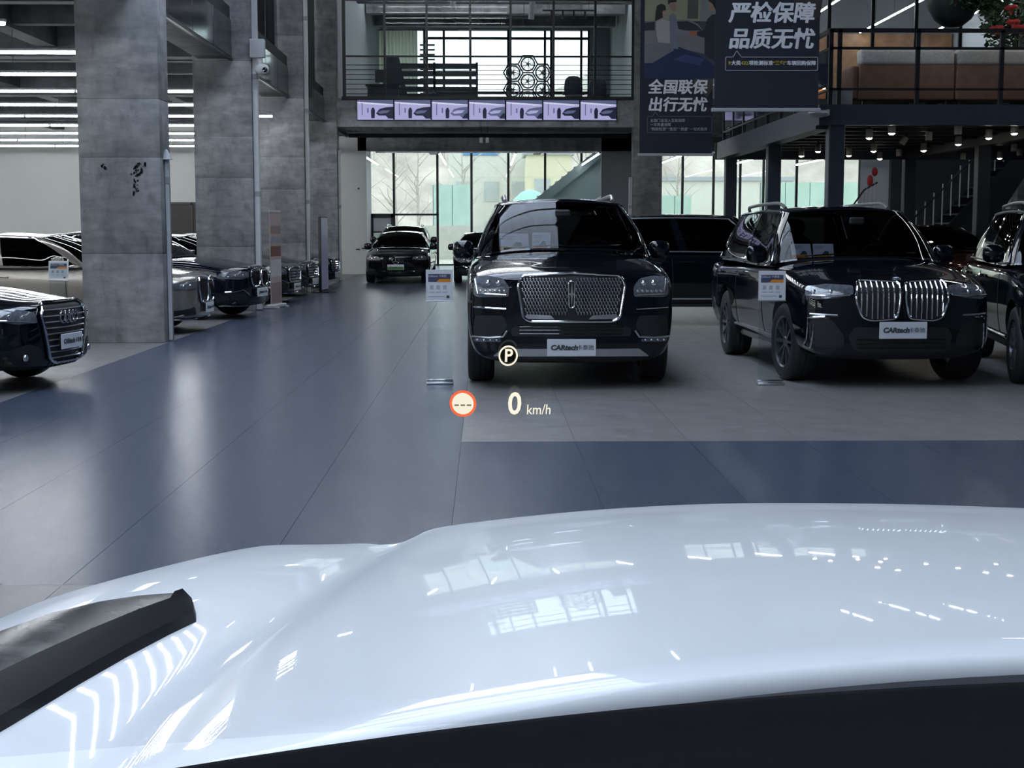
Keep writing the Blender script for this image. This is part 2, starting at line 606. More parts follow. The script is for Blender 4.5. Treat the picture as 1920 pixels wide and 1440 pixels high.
for x in (-8.2, -11.4, -14.6, -17.8):
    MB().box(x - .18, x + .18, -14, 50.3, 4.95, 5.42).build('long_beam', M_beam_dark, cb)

# upper storey glazing over the edge beam
ug = obj('window_1', None, None)
struct(ug, 'dark upper storey glazing with black mullions above the edge beam')
for k, y in enumerate(COLY):
    y0, y1 = y + CD, (COLY[k + 1] if k + 1 < len(COLY) else 50.3)
    n = 5
    for q in range(n):
        a = lerp(y0, y1, q / n); b = lerp(y0, y1, (q + 1) / n)
        MB().box(-5.02, -5.0, a + .04, b - .04, 5.46, HALL_TOP).build('pane', M_dark_glass, ug)
        MB().box(-5.06, -4.86, a - .05, a + .05, 5.46, HALL_TOP).build('mullion', M_black_steel, ug)

# walls
struct(MB().box(-20.2, -20, -14, 50.4, 0, 5.42).build('wall_left', M_white_wall), 'plain white wall far left')
wb = MB().box(-20, -4.10, 50.3, 50.5, 0, 5.42).build('wall_back', M_white_wall)
struct(wb, 'white wall closing the left bay at the back')
MB().box(-14.05, -13.55, 50.0, 50.3, 0, 5.42).build('pilaster', M_white_wall, wb)
struct(MB().box(4.02, 5.6, 50.3, 50.5, 0, 4.9).build('wall_panel', M_grey_wall), 'light grey wall panel right of the back windows')
d1 = obj('door_1', None, None, (-9.9, 50.28, 0))
struct(d1, 'dark doorway in the white back wall behind the parked cars')
MB().box(-1.1, 1.1, -.06, .0, 0, 2.42).build('door_leaf', mat('dark_walnut_laminate', '#2a2623', .5, noise=(5, .2)), d1)
for x in (-1.13, -.25, 1.1):
    MB().box(x, x + .07, -.12, .0, 0, 2.46).build('door_frame', M_black_steel, d1)
MB().box(-1.13, 1.17, -.12, 0, 2.40, 2.48).build('door_frame', M_black_steel, d1)
MB().rbox(-.10, -.06, -.13, -.06, .95, 1.25, .01).build('door_handle', M_satin, d1)
struct(MB().box(18, 18.2, -14, BACK_Y, 0, HALL_TOP).build('wall_right', M_grey_wall), 'grey wall far right')
struct(MB().box(-20.2, -4.9, 50.5, BACK_Y, 0, HALL_TOP).build('wall_rear_block', M_grey_wall), 'rear block behind the left bay')

# front wall behind the driver
wf = MB().box(-20.2, 18.2, -14.3, -14.0, 0, HALL_TOP).build('wall_front', M_roof_paint)
struct(wf, 'plain wall behind the camera')

# roof with skylight over the lane
rf = obj('ceiling', None, None)
struct(rf, 'hall roof with a long skylight over the lane')
SK0, SK1, SY0, SY1 = -4.2, 0.9, -12.0, 24.0
MB().box(-20.2, SK0, -14.2, BACK_Y + .2, HALL_TOP, HALL_TOP + .3).build('roof_slab', M_roof_paint, rf)
MB().box(SK1, 18.2, -14.2, BACK_Y + .2, HALL_TOP, HALL_TOP + .3).build('roof_slab', M_dark_paint, rf)
MB().box(SK0, SK1, -14.2, SY0, HALL_TOP, HALL_TOP + .3).build('roof_slab', M_roof_paint, rf)
MB().box(SK0, SK1, SY1, BACK_Y + .2, HALL_TOP, HALL_TOP + .3).build('roof_slab', M_roof_paint, rf)
ny = 12
for q in range(ny + 1):
    y = lerp(SY0, SY1, q / ny)
    big = q % 3 == 0
    MB().box(SK0, SK1, y - (.30 if big else .05), y + (.30 if big else .05), HALL_TOP - (.5 if big else .1), HALL_TOP + .25).build('roof_beam', M_roof_paint, rf)
    if q < ny:
        y2 = lerp(SY0, SY1, (q + 1) / ny)
        MB().box(SK0, SK1, y + .05, y2 - .05, HALL_TOP + .25, HALL_TOP + .27).build('skylight_pane', M_sky_pane, rf)
for y in COLY:
    MB().box(SK1, 18, y, y + .5, HALL_TOP - .7, HALL_TOP).build('roof_beam', M_dark_paint, rf)

# daylight portals help the sampler find the openings (they give off no light of their own)
def portal(name, loc, rot, sx, sy):
    l = bpy.data.lights.new(name, 'AREA')
    l.shape = 'RECTANGLE'; l.size = sx; l.size_y = sy
    l.cycles.is_portal = True
    o = bpy.data.objects.new(name, l); COL.objects.link(o)
    o.location = loc; o.rotation_euler = rot
portal('skylight_portal', ((SK0 + SK1) / 2, (SY0 + SY1) / 2, HALL_TOP + .4), (0, 0, 0), SK1 - SK0, SY1 - SY0)
portal('rear_window_portal', (4.5, BACK_Y + .5, 5.2), (PI / 2, 0, PI), 22, 10)

# ------------------------------------------------------------------ back of the hall
bw = obj('window_3', None, None)
struct(bw, 'tall ground floor windows at the back with thin black mullions')
wx = [-4.95, -3.92, -2.05, -.59, .99, 2.57, 4.13, 5.6]
for x in wx:
    MB().box(x - .05, x + .05, BACK_Y - .12, BACK_Y, 0, 4.95).build('mullion', M_black_steel, bw)
for a, b in zip(wx, wx[1:]):
    MB().box(a + .05, b - .05, BACK_Y - .07, BACK_Y - .055, .06, 4.95).build('pane', M_pane, bw)
MB().box(-4.95, 5.6, BACK_Y - .13, BACK_Y + .02, 0, .06).build('sill', M_black_steel, bw)
MB().box(-4.95, 5.6, BACK_Y - .13, BACK_Y + .02, 4.93, 5.05).build('head', M_black_steel, bw)
MB().box(-3.92, -2.05, BACK_Y - .12, BACK_Y, 2.14, 2.22).build('transom', M_black_steel, bw)
MB().box(-3.0, -2.05, BACK_Y - .12, BACK_Y, .50, .57).build('transom', M_black_steel, bw)
dk = obj('door_2', None, None)
struct(dk, 'black framed glass door in the back window wall')
for (x0, x1, z0, z1) in ((-4.90, -4.80, 0, 2.22), (-4.05, -3.93, 0, 2.22), (-4.90, -3.93, 2.04, 2.22), (-4.90, -3.93, 1.40, 1.46)):
    MB().box(x0, x1, BACK_Y - .22, BACK_Y - .12, z0, z1).build('door_frame', M_black_steel, dk)
MB().box(-4.8, -4.05, BACK_Y - .18, BACK_Y - .165, 1.46, 2.04).build('door_panel', M_grey_wall, dk)
MB().box(-4.8, -4.05, BACK_Y - .18, BACK_Y - .165, 0, 1.40).build('pane', M_pane, dk)

rw = obj('window_4', None, None)
struct(rw, 'right ground floor windows seen under the mezzanine')
wx = [7.30, 8.49, 9.83, 10.98, 11.99, 13.42, 14.71, 16.15]
for x in wx:
    MB().box(x - .05, x + .05, BACK_Y - .12, BACK_Y, 0, 4.95).build('mullion', M_black_steel, rw)
for a, b in zip(wx, wx[1:]):
    MB().box(a + .05, b - .05, BACK_Y - .07, BACK_Y - .055, .06, 4.95).build('pane', M_pane, rw)
MB().box(7.3, 16.15, BACK_Y - .13, BACK_Y + .02, 0, .06).build('sill', M_black_steel, rw)
MB().box(7.3, 16.15, BACK_Y - .13, BACK_Y + .02, 4.90, 5.05).build('head', M_black_steel, rw)
struct(MB().box(5.6, 7.3, BACK_Y - .15, BACK_Y + .15, 0, 5.0).build('wall_pier', M_grey_wall), 'grey wall pier between the back windows')
struct(MB().box(16.15, 18.0, BACK_Y - .15, BACK_Y + .15, 0, 5.0).build('wall_end', M_grey_wall), 'grey wall end piece at far right')

uw = obj('window_5', None, None)
struct(uw, 'bright upper storey window at the back')
for (x0, x1, z0, z1) in ((-4.9, -4.62, 5.4, HALL_TOP), (-4.62, -2.62, 9.95, HALL_TOP), (4.45, 18, 5.0, HALL_TOP), (-2.62, 4.45, 9.95, HALL_TOP), (-4.9, 5.7, 4.95, 5.4)):
    MB().box(x0, x1, BACK_Y - .15, BACK_Y + .15, z0, z1).build('wall_piece', M_grey_wall, uw)
for x in (-4.58, -3.58, -2.58, -1.75, -.62, .99, 2.55, 2.82, 4.10, 4.42):
    MB().box(x - .05, x + .05, BACK_Y - .12, BACK_Y + .02, 5.4, 9.95).build('mullion', M_black_steel, uw)
for a, b in ((-4.58, -2.58), (-2.58, -.62), (-.62, .99), (.99, 2.55), (2.55, 4.42)):
    MB().box(a + .05, b - .05, BACK_Y - .05, BACK_Y - .035, 5.4, 9.95).build('pane', M_pane, uw)
for z in (9.62, 7.35):
    MB().box(-2.6, 4.42, BACK_Y - .11, BACK_Y + .01, z - .05, z + .05).build('transom', M_black_steel, uw)

# back mezzanine slab, screen beam, soffit beams
bm_ = obj('trim_3', None, None)
struct(bm_, 'concrete screen beam and upper floor slab across the back of the hall')
MB().box(-4.40, 4.42, 43.45, 43.9, 4.58, 5.42).build('screen_beam', M_concrete_pale, bm_)
MB().box(-4.40, 18, 43.9, BACK_Y - .15, 5.05, 5.38).build('floor_slab', M_grey_wall, bm_)
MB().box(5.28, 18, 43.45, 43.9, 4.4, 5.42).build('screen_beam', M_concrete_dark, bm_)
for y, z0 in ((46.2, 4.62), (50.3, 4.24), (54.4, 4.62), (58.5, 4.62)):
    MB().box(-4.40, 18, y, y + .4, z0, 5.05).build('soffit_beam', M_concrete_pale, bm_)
for x in (-2.2, 2.2, 8, 13):
    MB().box(x - .15, x + .15, 43.9, BACK_Y - .2, 4.72, 5.05).build('soffit_beam', M_concrete_pale, bm_)
MB().tube([(-4.2, 45.0, 4.42), (4.4, 45.0, 4.42)], .06).build('sprinkler_pipe', M_dark_paint, bm_, True)
MB().tube([(-4.2, 44.5, 4.50), (4.4, 44.5, 4.50)], .04).build('sprinkler_pipe', M_grey_plastic, bm_, True)

# upper room glazing and railing across the back
ugz = obj('window_6', None, None)
struct(ugz, 'black framed glazing of the upper room above the screens')
for x in (-4.17, -2.98, -1.73, -.44, .76, 2.04, 3.28, 4.42):
    MB().box(x - .035, x + .035, 43.62, 43.72, 5.42, HALL_TOP).build('mullion', M_black_steel, ugz)
for a, b in zip((-4.17, -2.98, -1.73, -.44, .76, 2.04, 3.28), (-2.98, -1.73, -.44, .76, 2.04, 3.28, 4.42)):
    MB().box(a + .03, b - .03, 43.66, 43.67, 5.42, HALL_TOP).build('pane', M_clear, ugz)
MB().box(-4.2, 4.45, 43.6, 43.74, 8.28, 8.42).build('transom', M_black_steel, ugz)
MB().box(-4.25, 4.45, 43.40, 43.80, 5.38, 5.47).build('sill', M_black_steel, ugz)
rl = thing('balcony_railing', 'black railing with thin horizontal bars above the row of screens', 'railing', (0, 43.5, 5.45))
MB().box(-4.2, 4.44, -.03, .03, 1.17, 1.22).build('top_rail', M_black_steel, rl)
for k in range(7):
    MB().tube([(-4.2, 0, .10 + .14 * k), (4.44, 0, .10 + .14 * k)], .011, 6).build('bar', M_black_steel, rl, True)
for x in (-4.17, 4.40):
    MB().box(x - .05, x + .05, -.05, .05, -.02, 3.6).build('post', M_black_steel, rl)
struct(MB().box(-4.9, -4.45, 43.95, BACK_Y, 5.4, HALL_TOP).build('wall_upper_left', M_grey_wall), 'side wall of the upper room, left')
struct(MB().box(5.3, 5.6, 43.95, BACK_Y, 5.4, HALL_TOP).build('wall_upper_right', M_grey_wall), 'side wall of the upper room, right')

# upper room on the right behind the mezzanine
ur = obj('window_7', None, None)
struct(ur, 'dark mullions of the glazed upper room behind the mezzanine')
for x in (5.35, 6.6, 7.7, 8.95, 10.26, 11.57, 12.87, 14.2, 15.9):
    MB().box(x - .05, x + .05, 43.62, 43.72, 5.42, HALL_TOP).build('mullion', M_black_steel, ur)
for a, b in zip((5.35, 6.6, 7.7, 8.95, 10.26, 11.57, 12.87, 14.2), (6.6, 7.7, 8.95, 10.26, 11.57, 12.87, 14.2, 15.9)):
    MB().box(a + .05, b - .05, 43.66, 43.67, 5.42, HALL_TOP).build('pane', M_clear, ur)
wd = struct(MB().box(9.0, 17.9, 56.0, 56.2, 5.4, 9.0).build('wall_wood', mat('warm_wood_panel', '#8a6648', .5, noise=(3, .25))), 'wood panelled wall of the right upper room')
struct(MB().box(5.7, 18, 57.0, 57.2, 5.4, HALL_TOP).build('wall_upper_back', M_grey_wall), 'grey wall behind the wood panel')
# ================================================================== outdoors behind the windows, haze put into paler colours
M_hill = mat('hazy_hillside', '#aca49b', .95, noise=(.22, .30), bump=(1.2, .5), bump_dist=.4)
P = []
for i in range(31):
    row = []
    for j in range(13):
        x = -60 + 120 * i / 30; y = 120 + 60 * j / 12
        z = -.2 + 16 * smooth01(j / 9) * (1 + .25 * math.sin(i * .7 + 1)) + .8 * math.sin(i * 1.9 + j)
        row.append((x, y, z if j else -.3))
    P.append(row)
tag(MB().grid(P).build('hillside', M_hill, None, True, 60), 'hazy brown hillside rising beyond the yard', 'hill')
M_teal = mat('teal_fence_sheet', '#b3cbc1', .8, noise=(1.2, .08))  # muted teal, the haze is put into the colour
def fence(x0, x1, y, z0, z1, label, n):
    t = thing('site_fence', label, 'fence', ((x0 + x1) / 2, y, z0))
    h = (x1 - x0) / 2
    for q in range(n):
        a = lerp(-h, h, q / n); b = lerp(-h, h, (q + 1) / n)
        MB().box(a + .02, b - .02, -.03, .03, .05, z1 - z0).build('sheet', M_teal, t)
        MB().box(a - .04, a + .04, .03, .09, 0, z1 - z0).build('post', M_grey_plastic, t)
    return t
fence(8.6, 11.4, 80, -.06, 3.4, 'teal site fence outside the window left of the mezzanine posts', 3)
fence(15.6, 24.0, 82, -.06, 4.2, 'long teal site fence outside the window under the mezzanine', 6)
fence(-3.0, -.8, 84, -.06, 4.1, 'narrow teal site fence seen through the middle of the back windows', 2)
# green-netted mound
P = []
for i in range(15):
    row = []
    for j in range(9):
        u = i / 14; v = j / 8
        x = .3 + 5.2 * u; y = 86 + 4 * v
        z = -.08 + 4.6 * math.sin(PI * u) ** .8 * math.sin(PI * (.1 + .8 * v)) * (1 - .25 * u)
        row.append((x, y, z if 0 < i < 14 and 0 < j < 8 else -.1))
    P.append(row)
tag(MB().grid(P).build('netted_mound', mat('green_dust_net', '#9cc9b8', .9, noise=(1.0, .12), bump=(3, .4), bump_dist=.1), None, True, 60), 'mound of earth covered with green dust netting outdoors', 'mound')
# pale buildings on the slope
M_bld = mat('pale_render_wall', '#cdcbc4', .9, noise=(.5, .05))
M_bwin = mat('dim_window_glass', '#b3b7b6', .3, noise=(1, .1))
def house(x, y, z, w, d, h, label, rows, colr):
    t = thing('far_building', label, 'building', (x, y, z))
    MB().box(-w / 2, w / 2, 0, d, 0, h).build('wall', colr, t)
    MB().box(-w / 2 - .2, w / 2 + .2, -.2, d + .2, h, h + .3).build('roof', M_grey_wall, t)
    for r in range(rows):
        for q in range(int(w / 2)):
            a = -w / 2 + .5 + 2 * q
            MB().box(a, a + 1.1, -.05, .02, .8 + 2.8 * r, 2.2 + 2.8 * r).build('window', M_bwin, t)
house(4.3, 98, -.06, 3.0, 5, 6.6, 'cream block building beyond the green mound', 2, mat('cream_render', '#d6cfb4', .9, noise=(.5, .05)))
house(.4, 104, -.06, 6.0, 5, 8.0, 'white building with a blue sign on the hillside', 2, M_bld)
house(17, 108, -.06, 12, 6, 5.2, 'long pale building beyond the right windows', 1, M_bld)
s = thing('blue_sign', 'blue letters on the roof line of the far white building', 'sign', (-.3, 103.98, 6.8))
MB().rbox(-1.3, 1.3, -.1, 0, 0, .35, .05).build('sign_board', mat('blue_sign_paint', '#5b8fc0', .6, noise=(5, .1)), s)
# low walls and sloping road
struct(MB().prism([(6.5, -.06), (30, -.06), (30, 2.6), (6.5, 1.6)], 'y', 74, 74.6).build('wall_yard', mat('cream_yard_wall', '#cfc3a4', .9, noise=(.4, .05))), 'cream coloured yard wall outdoors on the right')
struct(MB().box(-12, 6.2, 78, 78.4, -.06, 1.75).build('wall_yard_white', M_bld), 'low white yard wall outdoors')
# leafless trees
M_bark = mat('grey_bark', '#b5aea6', .9, noise=(6, .2))  # lightened so the outdoor trees look faint, as if through haze
for n, (x, y) in enumerate(((-8.2, 90), (-5.4, 88), (-4.2, 92), (-1.4, 93), (1.6, 95), (6.3, 96), (12.6, 95))):
    t = thing('bare_tree', ['leafless tree at the far left of the back windows', 'leafless tree beyond the second window pane', 'leafless tree behind the narrow fence', 'leafless tree in front of the white building',
                            'leafless tree left of the cream building', 'leafless tree right of the cream building', 'leafless tree beyond the yard wall on the right'][n], 'tree', (x, y, -.06), n)
    r_ = random.Random(n)
    MB().tube([(0, 0, 0), (.05, .02, 2), (0, .1, 4.2), (.1, 0, 6.5)], [.13, .11, .08, .03], 6).build('trunk', M_bark, t, True)
    b = MB()
    for q in range(16):
        z = r_.uniform(1.8, 6); a = r_.uniform(0, 2 * PI); l = r_.uniform(.9, 2.2)
        b.tube([(0, 0, z), (l * .5 * math.cos(a), l * .5 * math.sin(a), z + l * .5), (l * math.cos(a + .3), l * math.sin(a + .3), z + l * .9)], [.04, .028, .01], 5)
    b.build('branches', M_bark, t, True)
# ================================================================== cars
def ring_pts(hw, ws, zb, zs, zt, flat=0.0):
    """half section from bottom centre to top centre"""
    return [(0, zb), (.80 * hw * ws, zb), (.945 * hw * ws, zb + .10), (1.0 * hw * ws, zb + .45 * (zs - zb)), (.995 * hw * ws, zs - .03),
            (.955 * hw * ws, lerp(zs, zt, .42)), (.70 * hw * ws, lerp(zs, zt, .86)), (.34 * hw * ws, zt), (0, zt)]

def body_mesh(S):
    L, W, zb, zf, zc, belt, deck = S['L'], S['W'], S['zb'], S['zf'], S['zc'], S['belt'], S['deck']
    yc, yr = S['yc'], S['yr']
    hw = W / 2
    nose = S.get('nose', .92)
    tail = S.get('tail', .92)
    # y, width scale, bottom, shoulder, top
    st = [(0.02, nose, zb + S.get('lip', .03), zf - .14, zf - .03), (.10, nose + .04, zb, zf - .10, zf + .02), (.40, .985, zb - .01, zf - .04, zf + .06),
          (.5 * (.4 + yc), 1.0, zb - .01, lerp(zf, belt, .5) - .05, lerp(zf, zc, .60) + .04), (yc, 1.0, zb, belt - .07, zc), (yc + .28, 1.0, zb, belt - .05, belt + .02),
          (.5 * (yc + yr), 1.0, zb, belt - .04, belt + .02), (yr - .25, 1.0, zb, belt - .03, belt + .02), (yr + .02, .995, zb, lerp(belt, deck, .5) - .04, lerp(belt, deck, .6) + .02),
          (L - .42, .985, zb + .02, deck - .10, deck), (L - .10, tail + .04, zb + .05, deck - .12, deck - .01), (L - .02, tail, zb + .10, deck - .16, deck - .05)]
    st = sorted(st)
    rings = [[(x, y, z) for x, z in ring_pts(hw, ws, b, s, t)] for y, ws, b, s, t in st]
    def capring(r, k, y):
        cz = (r[0][2] + r[8][2]) / 2
        return [(p[0] * k, y, cz + (p[2] - cz) * k) for p in r]
    rings = [capring(rings[0], .86, 0.0)] + rings + [capring(rings[-1], .86, L)]
    vs, fs = [], []
    full = []
    for r in rings:
        row = []
        idx = []
        for k, p in enumerate(r):
            idx.append(len(vs)); vs.append(p)
        left = [idx[0]] + [None] * 7 + [idx[8]]
        for k in range(1, 8):
            left[k] = len(vs); vs.append((-r[k][0], r[k][1], r[k][2]))
        full.append(idx + left[1:8][::-1])         # closed loop of 16
        row = full[-1]
    n = 16
    for a, b in zip(full, full[1:]):
        for k in range(n):
            l = (k + 1) % n
            fs.append((a[k], b[k], b[l], a[l]))
    for loop, rev in ((full[0], False), (full[-1], True)):
        R = loop[:9]; Lf = [loop[0]] + loop[9:][::-1] + [loop[8]]
        for s, fl_ in ((R, rev), (Lf, not rev)):
            q = [(s[0], s[1], s[7], s[8]), (s[1], s[2], s[6], s[7]), (s[2], s[3], s[5], s[6]), (s[3], s[4], s[5])]
            fs += [f[::-1] if fl_ else f for f in q]
    bow, bowr = S.get('bow', .16), S.get('bowr', .14)
    out = []
    for x, y, z in vs:
        t = abs(x) / hw
        y2 = y + bow * t ** 2.4 * max(0, 1 - y / 1.0) ** 1.0 - bowr * t ** 2.4 * max(0, 1 - (L - y) / .9)
        # the nose leans back above the grille
        y2 += S.get('lean', .10) * max(0, 1 - y / .6) * max(0, (z - .45)) ** 2
        out.append((x, y2, z))
    me = bpy.data.meshes.new('body')
    me.from_pydata(out, [], fs)
    bm = bmesh.new(); bm.from_mesh(me); bmesh.ops.recalc_face_normals(bm, faces=bm.faces); bm.to_mesh(me); bm.free()
    o = bpy.data.objects.new('tmp', me); COL.objects.link(o)
    md = o.modifiers.new('s', 'SUBSURF'); md.levels = 3; md.render_levels = 3
    cuts = []
    for ya in (S['fa'], S['ra']):
        c = MB().lathe([(S['R'] + .055, -2), (S['R'] + .055, 2)], 40, 'x', (0, ya, S['R'] + .01)).mesh('cut', None)
        # keep the well to the outer 0.42 m of each side
        for sgn in (-1, 1):
            cc = MB().lathe([(S['R'] + .055, 0), (S['R'] + .055, .6)], 40, 'x', (hw - .40 if sgn > 0 else -hw - .2, ya, S['R'] + .01)).mesh('cut', None)
            co = bpy.data.objects.new('cut', cc); COL.objects.link(co); cuts.append(co)
            b = o.modifiers.new('b', 'BOOLEAN'); b.operation = 'DIFFERENCE'; b.object = co; b.solver = 'EXACT'
        bpy.data.meshes.remove(c)
    dg = bpy.context.evaluated_depsgraph_get()
    res = bpy.data.meshes.new_from_object(o.evaluated_get(dg))
    for c in cuts + [o]:
        m_ = c.data
        bpy.data.objects.remove(c, do_unlink=True)
        bpy.data.meshes.remove(m_)
    return res

def cr(P, u):
    """Catmull-Rom through the points of P at parameter u"""
    n = len(P)
    i = min(int(u), n - 2)
    t = u - i
    p1, p2 = P[i], P[i + 1]
    p0 = P[i - 1] if i > 0 else tuple(2 * a - b for a, b in zip(p1, p2))
    p3 = P[i + 2] if i + 2 < n else tuple(2 * a - b for a, b in zip(p2, p1))
    return tuple(.5 * (2 * b + (c - a) * t + (2 * a - 5 * b + 4 * c - d) * t * t + (-a + 3 * b - 3 * c + d) * t ** 3) for a, b, c, d in zip(p0, p1, p2, p3))

class Cabin:
    """glasshouse: half outline at the belt and at the roof edge, from front centre to rear centre"""
    def __init__(self, S):
        hw = S['W'] / 2
        yc, yr, yf1, yr1, H = S['yc'], S['yr'], S['yf1'], S['yr1'], S['H']
        b = S['belt']
        wb, wt = S.get('wb', .93) * hw, S.get('wt', .70) * hw
        zc = S['zc']
        zr = S['deck']
        self.B = [(0, yc - .06, zc), (.55 * wb, yc - .02, zc - .01), (.96 * wb, yc + .16, lerp(zc, b, .6)), (1.0 * wb, yc + .62, b), (1.0 * wb, lerp(yc, yr, .52), b + .01), (.985 * wb, yr - .42, b + .02),
                  (.90 * wb, yr - .05, lerp(b, zr, .7) + .02), (.5 * wb, yr + .06, zr + .01), (0, yr + .09, zr + .01)]
        e = H - .045
        self.T = [(0, yf1 - .05, e + .01), (.55 * wt, yf1 - .02, e), (.93 * wt, yf1 + .10, e - .02), (1.0 * wt, yf1 + .45, e - .005), (1.02 * wt, lerp(yf1, yr1, .5), e + .0), (.99 * wt, yr1 - .35, e - S.get('drop', .03)),
                  (.90 * wt, yr1 - .03, e - S.get('drop', .03) * 1.6), (.5 * wt, yr1 + .05, e - S.get('drop', .03) * 1.5), (0, yr1 + .07, e - S.get('drop', .03) * 1.5)]
        self.crown = .045
        self.belly = S.get('belly', .025)
        self.wt = wt
        self.N = len(self.B) - 1
    def S(self, u, v, off=0.0):
        b, t = cr(self.B, u), cr(self.T, u)
        if v <= 1:
            bl = math.sin(PI * v) * .030
            x = lerp(b[0], t[0], v); y = lerp(b[1], t[1], v); z = lerp(b[2], t[2], v)
            n = Vector((1.0 if 2 < u < 6 else min(1, x / .6), -1.0 if u < 2 else (1.0 if u > 6.3 else 0), 0))
            if n.length > 0:
                n.normalize()
            k = smooth01((2.7 - u) / .8) + smooth01((u - 5.4) / .8)       # windscreen and rear glass belly outwards
            return (x + n.x * (bl + off), y + n.y * (bl * .6 + off) * .7 - (0.02 if u < 4 else -.02) * k * math.sin(PI * v), z + off * .35 + k * self.belly * math.sin(PI * v))
        w = v - 1
        x = t[0] * (1 - w)
        f = min(1, abs(t[0]) / self.wt) ** .8
        return (x, t[1], t[2] + self.crown * (1 - (1 - w) ** 2) * f + off)

def cabin_parts(S, root, paint, tint_w, tint_s):
    C = Cabin(S)
    V0, V1 = .07, .93
    wins = [('windscreen', 0, 1.93, .03, .96, tint_w), ('side_window', 2.28, 3.78, V0, V1, tint_s), ('side_window', 3.90, 4.92, V0, V1, tint_s), ('side_window', 5.02, 5.78, V0, V1, tint_s), ('rear_window', 6.30, 8, .12, .93, tint_s)]
    us = set(np.round(np.linspace(0, 8, 49), 4))
    vs_ = {0, .03, V0, .12, .25, .4, .55, .7, .85, V1, .96, 1.0, 1.15, 1.35, 1.6, 1.8, 2.0}
    for w_ in wins:
        us |= {w_[1], w_[2]}
    us = sorted(us); vs_ = sorted(vs_)
    mb = MB()
    for s in (1, -1):
        for i in range(len(us) - 1):
            uc = (us[i] + us[i + 1]) / 2
            for j in range(len(vs_) - 1):
                vc = (vs_[j] + vs_[j + 1]) / 2
                if any(w_[1] < uc < w_[2] and w_[3] < vc < w_[4] for w_ in wins):
                    continue
                q = [C.S(us[i], vs_[j]), C.S(us[i + 1], vs_[j]), C.S(us[i + 1], vs_[j + 1]), C.S(us[i], vs_[j + 1])]
                mb.add([(s * x, y, z) for x, y, z in q], [(0, 1, 2, 3) if s > 0 else (3, 2, 1, 0)])
    mb.build('roof', paint, root, True, 50)
    def pane(u0, u1, v0, v1, sides):
        b = MB()
        for s in sides:
            P = [[C.S(lerp(u0, u1, i / 12), lerp(v0, v1, j / 6), -.004) for j in range(7)] for i in range(13)]
            b.grid([[(s * p[0], p[1], p[2]) for p in r] for r in P], flip=s < 0)
        return b
    for nm, u0, u1, v0, v1, t in wins:
        if nm == 'side_window':
            for s in (1, -1):
                pane(u0 - .03, u1 + .03, v0 - .02, v1 + .02, (s,)).build(nm, t, root, True)
        else:
            pane(u0, u1, v0 - .02, v1 + .02, (1, -1)).build(nm, t, root, True)
    if S.get('trim', True):
        for s in (1, -1):
            lo = [C.S(u, V0 - .03, .006) for u in np.linspace(2.25, 5.80, 28)]
            hi = [C.S(u, V1 + .03, .006) for u in np.linspace(5.80, 2.25, 28)]
            b = MB().tube([(s * p[0], p[1], p[2]) for p in lo + hi], S.get('trim_r', .011), 6, closed=True)
            b.build('window_trim', S.get('trim_m', M_chrome), root, True)
    if S.get('rails'):
        for s in (1, -1):
            pts = []
            for k, u in enumerate(np.linspace(2.9, 5.9, 14)):
                p = C.S(u, 1.10)
                h = .055 * min(1, k / 1.5, (13 - k) / 1.5)
                pts.append((s * p[0] * .985, p[1], p[2] + .012 + h))
            MB().tube(pts, .02, 8).build('roof_rail', S.get('rail_m', M_satin), root, True)
    return C

def wheel_mesh(R, Wd):
    t = MB()
    w2 = Wd / 2
    prof = [(R * .66, -w2 * .96), (R * .80, -w2), (R * .93, -w2 * .94), (R * .985, -w2 * .78), (R, -w2 * .5), (R * .992, -w2 * .36), (R, -w2 * .32), (R, -.012), (R * .985, 0), (R, .012), (R, w2 * .32), (R * .992, w2 * .36), (R, w2 * .5), (R * .985, w2 * .78), (R * .93, w2 * .94), (R * .80, w2), (R * .66, w2 * .96)]
    t.lathe(prof, 44, 'x', cap=False)
    r = MB()
    r.lathe([(R * .68, w2 * .92), (R * .66, w2 * .96), (R * .62, w2 * .85), (R * .60, w2 * .2), (R * .58, -w2 * .5), (0.001, -w2 * .5)], 40, 'x', cap=False)
    r.lathe([(0.001, w2 * .80), (R * .11, w2 * .80), (R * .14, w2 * .72), (R * .14, w2 * .3)], 20, 'x', cap=False)
    for k in range(10):
        a = 2 * PI * k / 10
        da = .085 if k % 2 else .06
        vs = []
        for rad, h, ww in ((R * .11, w2 * .74, da * 1.6), (R * .36, w2 * .80, da * .9), (R * .63, w2 * .86, da)):
            for s in (-1, 1):
                th = a + s * ww * (.20 / max(rad, .1))
                vs.append((h, rad * math.cos(th), rad * math.sin(th)))
                vs.append((h - .035, rad * math.cos(th), rad * math.sin(th)))
        f = []
        for q in (0, 4):
            f += [(q, q + 2, q + 6, q + 4), (q, q + 4, q + 5, q + 1), (q + 2, q + 3, q + 7, q + 6)]
        r.add(vs, f)
    return t.mesh('wheel', M_tyre, True, 50), r.mesh('rim', M_rim, True, 35)

